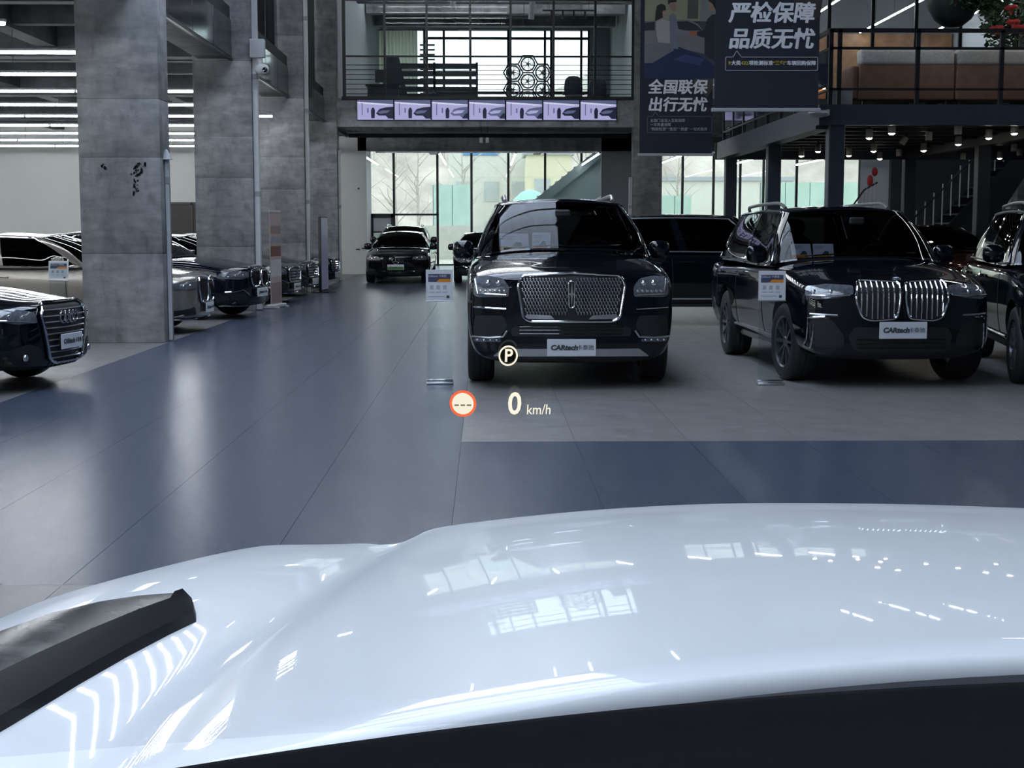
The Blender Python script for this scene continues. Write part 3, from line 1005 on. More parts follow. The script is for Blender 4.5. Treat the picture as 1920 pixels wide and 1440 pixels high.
class Drape:
    """lays outlines onto the body shell"""
    def __init__(self, me, S):
        self.bv = BVHTree.FromPolygons([v.co[:] for v in me.vertices], [tuple(p.vertices) for p in me.polygons])
        self.S = S
    def hit(self, a, b, side):
        if side == 'front':
            o, d = Vector((a, -1.5, b)), Vector((0, 1, 0))
        elif side == 'rear':
            o, d = Vector((a, self.S['L'] + 1.5, b)), Vector((0, -1, 0))
        elif side == 'right':
            o, d = Vector((2.5, a, b)), Vector((-1, 0, 0))
        elif side == 'left':
            o, d = Vector((-2.5, a, b)), Vector((1, 0, 0))
        else:
            o, d = Vector((a, b, 3)), Vector((0, 0, -1))
        h = self.bv.ray_cast(o, d)
        if h[0] is None:
            h = self.bv.find_nearest(o + d * (1.6 if side != 'top' else 1.9))
        n = h[1]
        if n.dot(d) > 0:
            n = -n
        return h[0], n
    def pt(self, a, b, side, off=0.0):
        p, n = self.hit(a, b, side)
        return p + n * off
    def patch(self, poly, side, off=.006, step=.04, depth=.02):
        poly = dens(poly, step)
        xs = [p[0] for p in poly]; zs = [p[1] for p in poly]
        pts = [Vector(p) for p in poly]
        n = len(pts)
        x = min(xs) + step / 2
        while x < max(xs):
            z = min(zs) + step / 2
            while z < max(zs):
                if inside(x, z, poly, step * .4):
                    pts.append(Vector((x, z)))
                z += step
            x += step
        res = delaunay_2d_cdt(pts, [(i, (i + 1) % n) for i in range(n)], [list(range(n))], 1, 1e-5)
        V, Fc = res[0], res[2]
        mb = MB()
        top = [self.pt(p[0], p[1], side, off) for p in V]
        mb.add([tuple(p) for p in top], [tuple(f) for f in Fc])
        rim = [self.pt(p[0], p[1], side, off) for p in poly]
        low = [self.pt(p[0], p[1], side, off - depth) for p in poly]
        m = len(rim)
        mb.add([tuple(p) for p in rim + low], [(i, (i + 1) % m, m + (i + 1) % m, m + i) for i in range(m)])
        return mb
    def line(self, pts, side, r, off=.004, closed=False, step=.04, seg=6):
        p2 = dens(pts, step, closed)
        return MB().tube([self.pt(a, b, side, off) for a, b in p2], r, seg, closed)

def dens(poly, step, closed=True):
    out = []
    n = len(poly)
    for i in range(n if closed else n - 1):
        a, b = poly[i], poly[(i + 1) % n]
        d = math.hypot(b[0] - a[0], b[1] - a[1])
        k = max(1, int(d / step + .5))
        for q in range(k):
            out.append((lerp(a[0], b[0], q / k), lerp(a[1], b[1], q / k)))
    if not closed:
        out.append(poly[-1])
    return out
def inside(x, y, poly, margin):
    c = False
    n = len(poly)
    for i in range(n):
        (x0, y0), (x1, y1) = poly[i], poly[(i + 1) % n]
        if (y0 > y) != (y1 > y) and x < (x1 - x0) * (y - y0) / (y1 - y0) + x0:
            c = not c
        if math.hypot(x - x0, y - y0) < margin:
            return False
    return c
def rpoly(poly, r, seg=4):
    """round the corners of a polygon"""
    out = []
    n = len(poly)
    for i in range(n):
        p0, p1, p2 = Vector(poly[i - 1]), Vector(poly[i]), Vector(poly[(i + 1) % n])
        a, b = (p0 - p1), (p2 - p1)
        k = min(r, a.length * .45, b.length * .45)
        s, e = p1 + a.normalized() * k, p1 + b.normalized() * k
        for q in range(seg + 1):
            t = q / seg
            v = s * (1 - t) ** 2 + p1 * 2 * t * (1 - t) + e * t * t
            out.append((v.x, v.y))
    return out
def mir(poly, s):
    return [(s * x, z) for x, z in poly]

def plate(D, root, z0, z1, hw, words=True, green=False, off=.02, y=None):
    yf = (D.pt(0, (z0 + z1) / 2, 'front').y - off) if y is None else y
    p = MB().rbox(-hw, hw, yf - .012, yf, z0, z1, .01).build('number_plate', M_plate, root)
    zc = (z0 + z1) / 2
    h = z1 - z0
    MB().rbox(-hw * .8, hw * .8, yf, yf + .09, z0 + .03, z1 - .03, .01).build('plate_holder', M_matt_black, root)
    if words:
        text('CARtech', h * .40, M_ink, p, (-hw * .30, yf - .0135, zc), bold=.004, sx=1.05, shear=.12)
        text('卡泰驰', h * .33, M_ink, p, (hw * .56, yf - .0135, zc))
    if green:
        MB().rbox(-hw * .97, hw * .97, yf - .0145, yf - .011, z0 + .01, z0 + h * .55, .005).build('green_band', M_plate_green, p)
        text('卡泰驰', h * .45, M_ink, p, (0, yf - .0155, zc - h * .1), sx=2.2)
    return p

def common(S, root, D, paint, C):
    """wheels, mirrors, handles, sill, tail lamps"""
    hw = S['W'] / 2
    tm, rm = wheel_mesh(S['R'], S.get('tw', .27))
    for sx in (-1, 1):
        for ya in (S['fa'], S['ra']):
            st = S.get('steer', 0) if ya == S['fa'] else 0
            wv = obj('wheel', tm, root, (sx * (hw - S.get('tw', .27) / 2 - .02), ya, S['R']), (0, 0, st if sx > 0 else PI + st))
            obj('rim', rm, wv)
    for s in (1, -1):
        m = MB().blob((s * (hw + .04), S['yc'] + .50, S['belt'] + S.get('mz', .13)), (.115, .075, .10), 3.0)
        mo = m.build('mirror', S.get('mirror_m', paint), root, True, 60)
        MB().rbox(s * (hw - .04) - .06, s * (hw - .04) + .10 * s + .05, S['yc'] + .47, S['yc'] + .56, S['belt'] + .0, S['belt'] + S.get('mz', .13) - .02, .02).build('mirror_arm', M_matt_black, mo)
        MB().blob((s * (hw + .04), S['yc'] + .562, S['belt'] + S.get('mz', .13)), (.095, .02, .085), 3.0).build('mirror_glass', M_chrome, mo, True)
        side = 'right' if s > 0 else 'left'
        for yy in S.get('handles', (lerp(S['yc'], S['yr'], .45), lerp(S['yc'], S['yr'], .80))):
            D.line([(yy - .11, S['belt'] - .13), (yy, S['belt'] - .125), (yy + .11, S['belt'] - .13)], side, .016, .022).build('door_handle', S.get('handle_m', paint), root, True)
        for yy in S.get('doors', (S['yc'] + .42, lerp(S['yc'], S['yr'], .52), lerp(S['yc'], S['yr'], .86))):
            D.line([(yy, S['zb'] + .14), (yy - .02, S['belt'] - .5), (yy, S['belt'] - .08)], side, .005, .0).build('door_gap', M_matt_black, root, True)
        ysil = [(S['fa'] + S['R'] + .12, S['zb'] + .06), (S['ra'] - S['R'] - .12, S['zb'] + .06)]
        D.line(ysil, side, .030, .012, step=.1).build('sill_strip', S.get('sill_m', M_matt_black), root, True)
        if S.get('sill2'):
            D.line([(a, b + .10) for a, b in ysil], side, .014, .012, step=.1).build('sill_chrome', S['sill2'], root, True)
        tl = rpoly(mir([(hw * .52, S['deck'] - .10), (hw * .90, S['deck'] - .11), (hw * .93, S['deck'] - .24), (hw * .55, S['deck'] - .22)], s), .03)
        D.patch(tl, 'rear', .008).build('tail_lamp', M_tail, root, True, 40)
    yc = S['yc']
    # wipers and bonnet gap lines
    for a, b in ((-.62, -.02), (-.02, .58)):
        MB().tube([(a * hw, yc + .04, C.S(abs(a) * 2, .03)[2] + .02), (lerp(a, b, .5) * hw, yc + .02, S['zc'] + .035), (b * hw, yc + .06, S['zc'] + .05)], .008, 6).build('wiper', M_matt_black, root, True)

def interior(S, root, seats=True):
    hw = S['W'] / 2
    yc = S['yc']
    b = MB().blob((0, yc + .62, S['belt'] + .0), (hw * .80, .26, .09), 3.5, 24, 8)
    b.build('dashboard', M_interior, root, True)
    if seats:
        for s in (-1, 1):
            q = MB().blob((s * .40, yc + 1.45, S['belt'] + .02), (.25, .10, .32), 3)
            q.blob((s * .40, yc + 1.48, S['belt'] + .42), (.14, .06, .10), 3)
            q.build('front_seat', M_interior, root, True)
        pts = [(.40 + .18 * math.cos(a), yc + .95 - .05 * math.sin(a), S['belt'] + .06 + .17 * math.sin(a)) for a in np.linspace(0, 2 * PI, 24, endpoint=False)]
        MB().tube(pts, .015, 6, True).build('steering_wheel', M_interior, root, True)
        MB().rbox(-.08, .08, yc + .25, yc + .30, S['H'] - .22, S['H'] - .14, .02).build('rear_view_mirror', M_matt_black, root)

def lamp(D, root, poly, s, dots=(), strip=None, m=None):
    l = D.patch(rpoly(mir(poly, s), .025), 'front', .010, .03).build('headlamp', m or M_lamp_glass, root, True, 40)
    for (x, z, r) in dots:
        p = D.pt(s * x, z, 'front', .010)
        MB().lathe([(0.001, -.012), (r * .6, -.010), (r, .0), (r, .012)], 16, 'y', tuple(p)).build('projector_lens', M_lamp_bright, l, True, 40)
    if strip:
        D.line(mir(strip, s), 'front', .009, .014, step=.03).build('light_strip', M_lamp_bright, l, True)
    return l

def new_car(name, label, S, paint, loc, rz, glass_w=None, glass_s=None, group=None, cat='car'):
    root = thing(name, label, cat, loc, rz, group)
    me = body_mesh(S)
    me.name = 'body'
    me.materials.clear()
    me.materials.append(paint); me.materials.append(M_matt_black)
    hw = S['W'] / 2
    for p in me.polygons:
        p.use_smooth = True
        c = p.center
        for ya in (S['fa'], S['ra']):
            d = math.hypot(c.y - ya, c.z - S['R'] - .01)
            if d < S['R'] + .054 and abs(c.x) < hw - .01 and c.z < 2 * S['R'] + .05 and abs(c.x) > hw - .45:
                p.material_index = 1
        if c.z < S['zb'] + .04 and p.normal.z < -.5:
            p.material_index = 1
    me.set_sharp_from_angle(angle=math.radians(42))
    obj('body', me, root)
    D = Drape(me, S)
    C = cabin_parts(S, root, paint, glass_w or M_tint_dark, glass_s or M_tint_dark)
    common(S, root, D, paint, C)
    return root, D, C

# ---- faces -----------------------------------------------------------------
def kidneys(D, root, hw, z0, z1, gap, nb, r=.012, frame=M_chrome, barm=M_chrome, proud=.03):
    for s in (1, -1):
        zc = (z0 + z1) / 2
        poly = rpoly(mir([(gap, z1 - .015), (hw * .93, z1), (hw, zc + .02), (hw * .86, z0 + .03), (hw * .66, z0), (gap + .03, z0 + .02), (gap, zc)], s), .05)
        gm = D.patch(poly, 'front', .012, .03).build('grille', M_matt_black, root, True, 40)
        D.line(poly, 'front', r, proud, True, .02, 8).build('grille_frame', frame, gm, True)
        for k in range(nb):
            x = lerp(gap + .03, hw * .93, (k + .5) / nb)
            zz0 = z0 + .012 + (.03 if x > hw * .7 else 0) + (.02 if x > hw * .85 else 0)
            D.line(mir([(x, zz0), (x, z1 - .01)], s), 'front', .0085, .022, step=.05).build('grille_bar', barm, gm, True)

def roundel(D, root, z, r, side='front', y=None):
    if side == 'front':
        p, n = D.hit(0, z, 'front')
    else:
        p, n = D.hit(0, y, 'top')
    rot = n.to_track_quat('Z', 'Y')
    e = obj('emblem', MB().lathe([(0.001, .006), (r * .8, .006), (r, .003), (r, -.004)], 24, 'z').mesh('emblem', M_chrome, True, 40), root, tuple(p + n * .004))
    e.rotation_mode = 'QUATERNION'; e.rotation_quaternion = rot
    for q, m in ((0, M_paper), (1, mat('blue_enamel', '#3b6fae', .3, noise=(20, .05)))):
        for k in (q, q + 2):
            pts = [(0, 0)] + [(r * .68 * math.cos(a), r * .68 * math.sin(a)) for a in np.linspace(k * PI / 2, (k + 1) * PI / 2, 6)]
            MB().prism(pts, 'z', .006, .008).build('emblem_field', m, e)
    return e

def star(D, root, z, r):
    p = D.pt(0, z, 'front', .012)
    c = tuple(p)
    e = MB().tube([(c[0] + r * math.cos(a), c[1], c[2] + r * math.sin(a)) for a in np.linspace(0, 2 * PI, 28, endpoint=False)], r * .09, 6, True)
    for k in range(3):
        a = PI / 2 + k * 2 * PI / 3
        d = Vector((math.cos(a), 0, math.sin(a))); n = Vector((-d.z, 0, d.x))
        P0 = Vector(c)
        vs = [P0 + n * r * .17, P0 + d * r * .96, P0 - n * r * .17, P0 - d * r * .1, P0 + Vector((0, -.012, 0))]
        e.add([tuple(v) for v in vs], [(0, 1, 4), (1, 2, 4), (2, 3, 4), (3, 0, 4), (3, 2, 1, 0)])
    return e.build('emblem', M_chrome, root, True, 40)

def bar_grille(D, root, poly, zs, r=.010, wr=.011, frame=M_chrome, barm=M_satin, vert=0):
    g_ = D.patch(poly, 'front', .010, .03).build('grille', M_matt_black, root, True, 40)
    D.line(poly, 'front', wr, .026, True, .02, 8).build('grille_frame', frame, g_, True)
    for z in zs:
        xs = []
        n = len(poly)
        for i in range(n):
            (x0, y0), (x1, y1) = poly[i], poly[(i + 1) % n]
            if (y0 > z) != (y1 > z):
                xs.append(x0 + (x1 - x0) * (z - y0) / (y1 - y0))
        if len(xs) >= 2:
            D.line([(min(xs) + .012, z), (max(xs) - .012, z)], 'front', r, .018, step=.05).build('grille_bar', barm, g_, True)
    return g_

SUV_BIG = dict(L=5.20, W=2.02, H=1.88, zb=.24, zf=1.12, zc=1.31, belt=1.20, deck=1.18, yc=1.42, yr=5.02, yf1=2.12, yr1=4.72, fa=.93, ra=4.05, R=.40, nose=.90, bow=.17, bowr=.12, wb=.925, wt=.665, drop=.02)
# ---- large black SUV, centre -------------------------------------------------
def bold_grille_suv():
    S = dict(SUV_BIG, L=5.33, W=2.06, H=1.90, zf=1.14, zc=1.335, rails=True, rail_m=M_satin, trim_m=M_gloss_black, bow=.13, lean=.05, R=.405, nose=.945, zb=.25, lip=.02, sill2=M_satin)
    t, D, C = new_car('suv', 'large black SUV facing the camera with a wide chrome mesh grille', S, M_black_paint, (.83, 13.86, 0), 0, M_tint, M_tint_dark)
    interior(S, t)
    gp = rpoly([(-.515, 1.02), (-.47, 1.09), (0, 1.11), (.47, 1.09), (.515, 1.02), (.465, .70), (.40, .665), (-.40, .665), (-.465, .70)], .04)
    g_ = D.patch(gp, 'front', .012, .04).build('grille', M_matt_black, t, True, 40)
    D.line(gp, 'front', .015, .034, True, .02, 8).build('grille_frame', M_chrome, g_, True)
    # chrome mesh: rows of little stepped bars
    b = MB()
    for r in range(11):
        z = .745 + r * .0325
        lim = lerp(.455, .50, (z - .7) / .35)
        for q in range(-16, 17):
            x = q * .0305 + (.015 if r % 2 else 0)
            if abs(x) > lim - .012 or abs(x) < .045:
                continue
            p = D.pt(x, z, 'front', .028)
            b.box(x - .004, x + .004, p.y - .006, p.y + .012, z - .015, z + .015)
            b.box(x - .012, x + .004, p.y - .004, p.y + .010, z + .008, z + .016)
    tag(b.build('grille_mesh', M_chrome, g_), kind='stuff')
    # chrome smile at the foot of the grille
    for s in (1, -1):
        D.patch(rpoly(mir([(.16, .685), (.43, .69), (.45, .71), (.43, .735), (.20, .725)], s), .012), 'front', .03, .03).build('grille_foot', M_chrome, g_, True, 40)
    # upright emblem
    p = D.pt(0, .93, 'front', .04)
    e = MB().tube([(x, p.y, z) for x, z in rpoly([(-.032, 1.055), (.032, 1.055), (.025, .80), (-.025, .80)], .03)], .007, 6, True)
    e.prism([(0, 1.05), (.010, .945), (.024, .93), (.010, .915), (0, .81), (-.010, .915), (-.024, .93), (-.010, .945)], 'y', p.y - .006, p.y + .006)
    e.build('emblem', M_chrome, t, True, 40)
    for s in (1, -1):
        l = lamp(D, t, [(.605, .90), (.60, 1.00), (.66, 1.075), (.80, 1.095), (.935, 1.085), (.945, .92), (.90, .895)], s, [(.70, 1.03, .026), (.80, 1.03, .030)], [(.63, .92), (.90, .93), (.925, 1.06)])
        for q in range(6):
            x = .645 + .045 * q
            p = D.pt(s * x, .955, 'front', .014)
            MB().blob(tuple(p), (.016, .006, .012), 3, 8, 6).build('led_cell', M_lamp_bright, l, True)
        D.line(mir([(.63, .785), (.94, .80)], s), 'front', .010, .010).build('chrome_strip', M_chrome, t, True)
        D.patch(rpoly(mir([(.70, .50), (.93, .50), (.95, .56), (.93, .72), (.66, .72), (.62, .62)], s), .03), 'front', .004, .04).build('air_intake', M_matt_black, t, True, 40)
        D.line(mir([(.62, .575), (.66, .515), (.80, .505), (.95, .515)], s), 'front', .010, .014).build('lamp_blade', M_satin, t, True)
        f = D.patch(rpoly(mir([(.68, .465), (.93, .465), (.94, .50), (.68, .495)], s), .01), 'front', .010, .04).build('fog_lamp', M_lamp_glass, t, True, 40)
        for q in range(4):
            p = D.pt(s * (.72 + .06 * q), .482, 'front', .016)
            MB().blob(tuple(p), (.012, .006, .010), 2.4, 8, 6).build('led_cell', M_lamp_bright, f, True)
    D.patch(rpoly([(-.58, .52), (.58, .52), (.58, .60), (.40, .635), (-.40, .635), (-.58, .60)], .03), 'front', .006, .04).build('lower_grille', M_matt_black, t, True, 40)
    for z in (.545, .58, .612):
        D.line([(-.5, z), (.5, z)], 'front', .006, .012, step=.1).build('lower_bar', M_gloss_black, t, True)
    D.patch(rpoly([(-.76, .328), (.76, .328), (.66, .40), (-.66, .40)], .02), 'front', .016, .05).build('skid_plate', M_satin, t, True, 40)
    plate(D, t, .33, .497, .237, off=.03)
    return t, S
bold_grille_suv()

# ---- black SUV with twin slatted grilles, right ------------------------------
def twin_grille_suv():
    S = dict(SUV_BIG, L=5.15, W=2.0, H=1.82, zf=1.03, zc=1.25, belt=1.15, deck=1.14, zb=.27, rails=True, rail_m=M_satin, trim_m=M_chrome, bow=.20, lean=.14, nose=.90, R=.40, fa=.90, ra=4.0, steer=.10, sill_m=M_satin, sill2=M_satin, tw=.29)
    t, D, C = new_car('suv', 'large black SUV with tall slatted twin grilles, parked right of centre', S, M_black_paint, (4.06, 13.92, 0), math.radians(1.4), M_tint, M_tint_dark)
    interior(S, t)
    kidneys(D, t, .455, .665, 1.035, .028, 7, .014)
    for s in (1, -1):
        lamp(D, t, [(.47, .92), (.47, 1.00), (.70, 1.01), (.88, .985), (.905, .90), (.82, .865), (.62, .885)], s, [(.68, .94, .022), (.83, .935, .024)], [(.50, .915), (.66, .90), (.88, .905)])
        D.patch(rpoly(mir([(.55, .40), (.80, .40), (.87, .46), (.88, .66), (.78, .70), (.66, .66), (.56, .52)], s), .04), 'front', .004, .04).build('air_intake', M_matt_black, t, True, 40)
        D.line(mir([(.74, .70), (.885, .69), (.89, .41), (.85, .395), (.842, .63)], s), 'front', .011, .012).build('chrome_hook', M_chrome, t, True)
        D.line(mir([(.62, .715), (.87, .725)], s), 'front', .010, .008).build('chrome_strip', M_satin, t, True)
    D.patch(rpoly([(-.45, .36), (.45, .36), (.52, .50), (.46, .60), (-.46, .60), (-.52, .50)], .04), 'front', .004, .04).build('lower_grille', M_matt_black, t, True, 40)
    for z in (.40, .44, .48):
        D.line([(-.44, z), (.44, z)], 'front', .006, .010, step=.1).build('lower_bar', M_gloss_black, t, True)
    plate(D, t, .49, .655, .235, off=.04)
    roundel(D, t, 0, .045, 'top', .26)
    return t
twin_grille_suv()

SEDAN = dict(L=5.05, W=1.90, H=1.47, zb=.20, zf=.78, zc=1.00, belt=.95, deck=1.02, yc=1.45, yr=4.35, yf1=2.30, yr1=3.75, fa=.90, ra=3.95, R=.35, nose=.88, tail=.90, bow=.26, bowr=.16, lean=.12, wb=.93, wt=.62, drop=.05, tw=.24, belly=.05, mz=.075)
HEAD = math.radians(90)      # nose pointing to +X

# ---- black saloon at the left edge with a barred single-frame grille ----------
def barred_saloon():
    S = dict(SEDAN, zf=.84, zc=1.02)
    t, D, C = new_car('saloon_car', 'black saloon cut by the left edge, hexagonal barred grille with four rings', S, M_black_paint, (-4.12, 14.28, 0), HEAD - math.radians(10))
    gp = rpoly([(-.46, .74), (-.38, .83), (.38, .83), (.46, .74), (.34, .31), (.26, .27), (-.26, .27), (-.34, .31)], .03)
    bar_grille(D, t, gp, [.31 + .058 * k for k in range(9)], .007, .016)
    for k in range(4):
        x = -.125 + .083 * k
        p = D.pt(x, .70, 'front', .035)
        MB().tube([(p.x + .058 * math.cos(a), p.y, p.z + .058 * math.sin(a)) for a in np.linspace(0, 2 * PI, 24, endpoint=False)], .009, 6, True).build('emblem_ring', M_chrome, t, True)
    for s in (1, -1):
        lamp(D, t, [(.50, .66), (.52, .76), (.72, .80), (.88, .78), (.90, .70), (.74, .66)], s, [(.66, .72, .022), (.78, .73, .022)], [(.54, .67), (.86, .70)])
        D.patch(rpoly(mir([(.42, .28), (.80, .27), (.86, .40), (.62, .47), (.46, .42)], s), .04), 'front', .004, .04).build('air_intake', M_matt_black, t, True, 40)
        p = D.pt(s * .66, .34, 'front', .012)
        MB().lathe([(0.001, -.01), (.03, -.008), (.035, .0), (.035, .012)], 14, 'y', tuple(p)).build('fog_lamp', M_lamp_bright, t, True, 40)
    for k in range(9):
        x = -.30 + .075 * k
        D.line([(x, .20), (x, .26)], 'front', .008, .006).build('chin_fin', M_gloss_black, t, True)
    plate(D, t, .385, .535, .225, off=.05)
barred_saloon()

# ---- champagne saloon ---------------------------------------------------------
def champagne_saloon():
    S = dict(SEDAN, L=5.25, H=1.50, zf=.86, zc=1.04, belt=.98, trim_m=M_chrome, trim_r=.013, handle_m=M_champ, sill2=M_gloss_black, yr=4.5, ra=4.1)
    t, D, C = new_car('saloon_car', 'champagne saloon parked behind the nearest column with chrome window lines', S, M_champ, (-4.22, 22.05, 0), HEAD - math.radians(4))
    kidneys(D, t, .40, .46, .82, .025, 6, .016)
    for s in (1, -1):
        lamp(D, t, [(.44, .68), (.44, .76), (.74, .78), (.88, .74), (.90, .67), (.66, .66)], s, [(.62, .72, .02), (.76, .715, .02)])
        D.line(mir([(.36, .235), (.60, .225), (.86, .25)], s), 'front', .016, .012).build('chrome_lip', M_chrome, t, True)
        D.patch(rpoly(mir([(.45, .28), (.84, .28), (.86, .36), (.50, .40)], s), .03), 'front', .004, .04).build('air_intake', M_matt_black, t, True, 40)
    plate(D, t, .30, .45, .225, off=.04)
    roundel(D, t, 0, .04, 'top', .25)
champagne_saloon()

# ---- generic dark cars --------------------------------------------------------
def kidney_car(label, loc, rz, paint, suv=True, words=True):
    S = dict(SEDAN, H=1.53, zf=.90, zc=1.08, belt=1.0, deck=1.02, yr=4.6, yr1=4.15, R=.37, zb=.22) if suv else dict(SEDAN)
    t, D, C = new_car('saloon_car', label, S, paint, loc, rz)
    kidneys(D, t, .36, .56, .84, .025, 6, .015)
    for s in (1, -1):
        lamp(D, t, [(.40, .72), (.40, .82), (.72, .84), (.88, .80), (.90, .71), (.66, .69)], s, [(.56, .765, .022), (.72, .76, .022)], [(.46, .73), (.84, .74)])
        D.patch(rpoly(mir([(.34, .26), (.80, .26), (.86, .46), (.56, .50)], s), .04), 'front', .004, .04).build('air_intake', M_matt_black, t, True, 40)
        D.line(mir([(.40, .42), (.58, .52), (.86, .48)], s), 'front', .014, .012).build('chrome_strip', M_chrome, t, True)
        D.line(mir([(.30, .24), (.82, .25)], s), 'front', .010, .012).build('chrome_lip', M_satin, t, True)
    plate(D, t, .38, .53, .225, words, off=.05)
    return t
kidney_car('black car with chrome twin grilles behind the champagne saloon', (-3.95, 25.45, 0), HEAD - math.radians(14), M_navy_paint)

def star_car(label, loc, rz, paint, words=True, H=1.46, suv=False, rails=None):
    S = dict(SEDAN, H=H)
    if suv:
        S = dict(SUV_BIG, L=4.85, W=1.94, H=H, zf=.98, zc=1.14, belt=1.08, deck=1.06, yr=4.62, yr1=4.3, fa=.86, ra=3.75, R=.37, zb=.23, bow=.2, lean=.1)
        if rails:
            S.update(rails=True, rail_m=rails)
    z = .18 if suv else 0
    t, D, C = new_car('suv' if suv else 'saloon_car', label, S, paint, loc, rz)
    gp = rpoly([(-.40, .72 + z), (0, .76 + z), (.40, .72 + z), (.36, .46 + z), (-.36, .46 + z)], .06)
    bar_grille(D, t, gp, [.51 + z, .57 + z, .63 + z, .69 + z], .012, .014, M_chrome, M_chrome)
    star(D, t, .61 + z, .085)
    for s in (1, -1):
        lamp(D, t, [(.46, .62 + z), (.48, .72 + z), (.74, .78 + z), (.88, .74 + z), (.90, .66 + z), (.68, .60 + z)], s, [(.62, .68 + z, .022), (.76, .69 + z, .022)], [(.52, .63 + z), (.70, .62 + z), (.86, .67 + z)])
        D.patch(rpoly(mir([(.40, .27), (.82, .27), (.86, .44), (.50, .40)], s), .04), 'front', .004, .04).build('air_intake', M_matt_black, t, True, 40)
        D.line(mir([(.38, .40), (.66, .50), (.88, .46)], s), 'front', .013, .012).build('chrome_strip', M_chrome, t, True)
    D.line([(-.80, .245), (-.4, .23), (.4, .23), (.80, .245)], 'front', .014, .012).build('chrome_lip', M_chrome, t, True)
    plate(D, t, .27 + z * .5, .42 + z * .5, .225, words, off=.05)
    return t
star_car('black saloon nose showing just behind the second column', (-4.02, 30.75, 0), HEAD - math.radians(10), M_black_paint, True)
star_car('black saloon nose showing farther along behind the roll-up banner', (-4.0, 33.85, 0), HEAD - math.radians(10), M_black_paint, False)
star_car('dark car nose by the thin black sign stand', (-4.0, 38.9, 0), HEAD - math.radians(10), M_navy_paint, False)
star_car('dark SUV of the back row seen over the champagne saloon', (-10.6, 31.2, 0), HEAD - math.radians(6), M_navy_paint, False, 1.72, True)
star_car('silver SUV deep in the left bay near the white wall', (-11.2, 37.5, 0), HEAD - math.radians(6), M_silver_paint, False, 1.70, True)

# ---- front-facing car at the end of the lane ----------------------------------
def smooth_front_car():
    S = dict(SEDAN, W=1.88, H=1.50, zf=.82, zc=1.03, belt=.97, deck=1.06, L=4.9, yr=4.3, yr1=3.7, trim=True, nose=.90)
    t, D, C = new_car('hatchback_car', 'black car facing the camera at the end of the lane, green number plate', S, M_black_paint, (-2.56, 41.3, 0), math.radians(-1))
    gp = rpoly([(-.56, .60), (-.40, .74), (.40, .74), (.56, .60), (.44, .46), (-.44, .46)], .06)
    D.patch(gp, 'front', .010, .04).build('grille_panel', M_gloss_black, t, True, 40)
    star(D, t, .655, .095)
    for s in (1, -1):
        lamp(D, t, [(.46, .70), (.50, .77), (.76, .80), (.87, .76), (.87, .68), (.66, .68)], s, [(.60, .735, .03), (.74, .74, .03)], [(.50, .71), (.84, .73)])
        D.patch(rpoly(mir([(.50, .26), (.80, .26), (.84, .44), (.62, .42)], s), .04), 'front', .004, .04).build('air_intake', M_matt_black, t, True, 40)
    D.line([(-.66, .36), (.66, .36)], 'front', .008, .010).build('chin_line', M_gloss_black, t, True)
    plate(D, t, .40, .55, .235, False, True, off=.04)
smooth_front_car()
star_car('dark SUV with silver roof rails parked behind the green-plated car', (-2.72, 46.4, 0), 0, M_black_paint, False, 1.68, True, M_satin)
star_car('black saloon half hidden at the left of the mesh-grille SUV', (.02, 41.4, 0), math.radians(1), M_black_paint, False, 1.48)

# ---- black SUV seen side-on behind ---------------------------------------------
def side_suv(label, loc, rz, paint, H=1.80, sill2=M_satin, rails=None, lamp_face=True):
    S = dict(SUV_BIG, L=5.05, W=1.98, H=H, zf=1.02, zc=1.2, belt=1.16, deck=1.15, zb=.28, yr=4.85, yr1=4.5, sill2=sill2, trim_m=M_satin, R=.39, bow=.2, lean=.12)
    if rails:
        S.update(rails=True, rail_m=rails)
    t, D, C = new_car('suv', label, S, paint, loc, rz, M_tint_dark, M_tint_dark)
    gp = rpoly([(-.42, .94), (.42, .94), (.38, .62), (-.38, .62)], .06)
    bar_grille(D, t, gp, [.68, .75, .82, .89], .012, .014)
    for s in (1, -1):
        lamp(D, t, [(.48, .82), (.50, .94), (.78, .97), (.90, .93), (.92, .84), (.70, .80)], s, [(.62, .88, .024), (.78, .89, .024)])
        D.patch(rpoly(mir([(.46, .34), (.84, .34), (.88, .54), (.56, .54)], s), .04), 'front', .004, .04).build('air_intake', M_matt_black, t, True, 40)
    plate(D, t, .42, .57, .225, False, off=.05)
    return t
side_suv('long black SUV standing sideways between the two big SUVs', (6.2, 24.1, 0), HEAD, M_black_paint, 1.80)
side_suv('dark maroon SUV far behind, its roof just above the slatted-grille SUV', (7.95, 22.7, 0), math.radians(8), M_maroon, 1.64)
side_suv('black SUV cut by the right edge, chrome window line and side step', (6.10, 13.35, 0), math.radians(-11), M_black_paint, 1.82, M_chrome, M_satin)
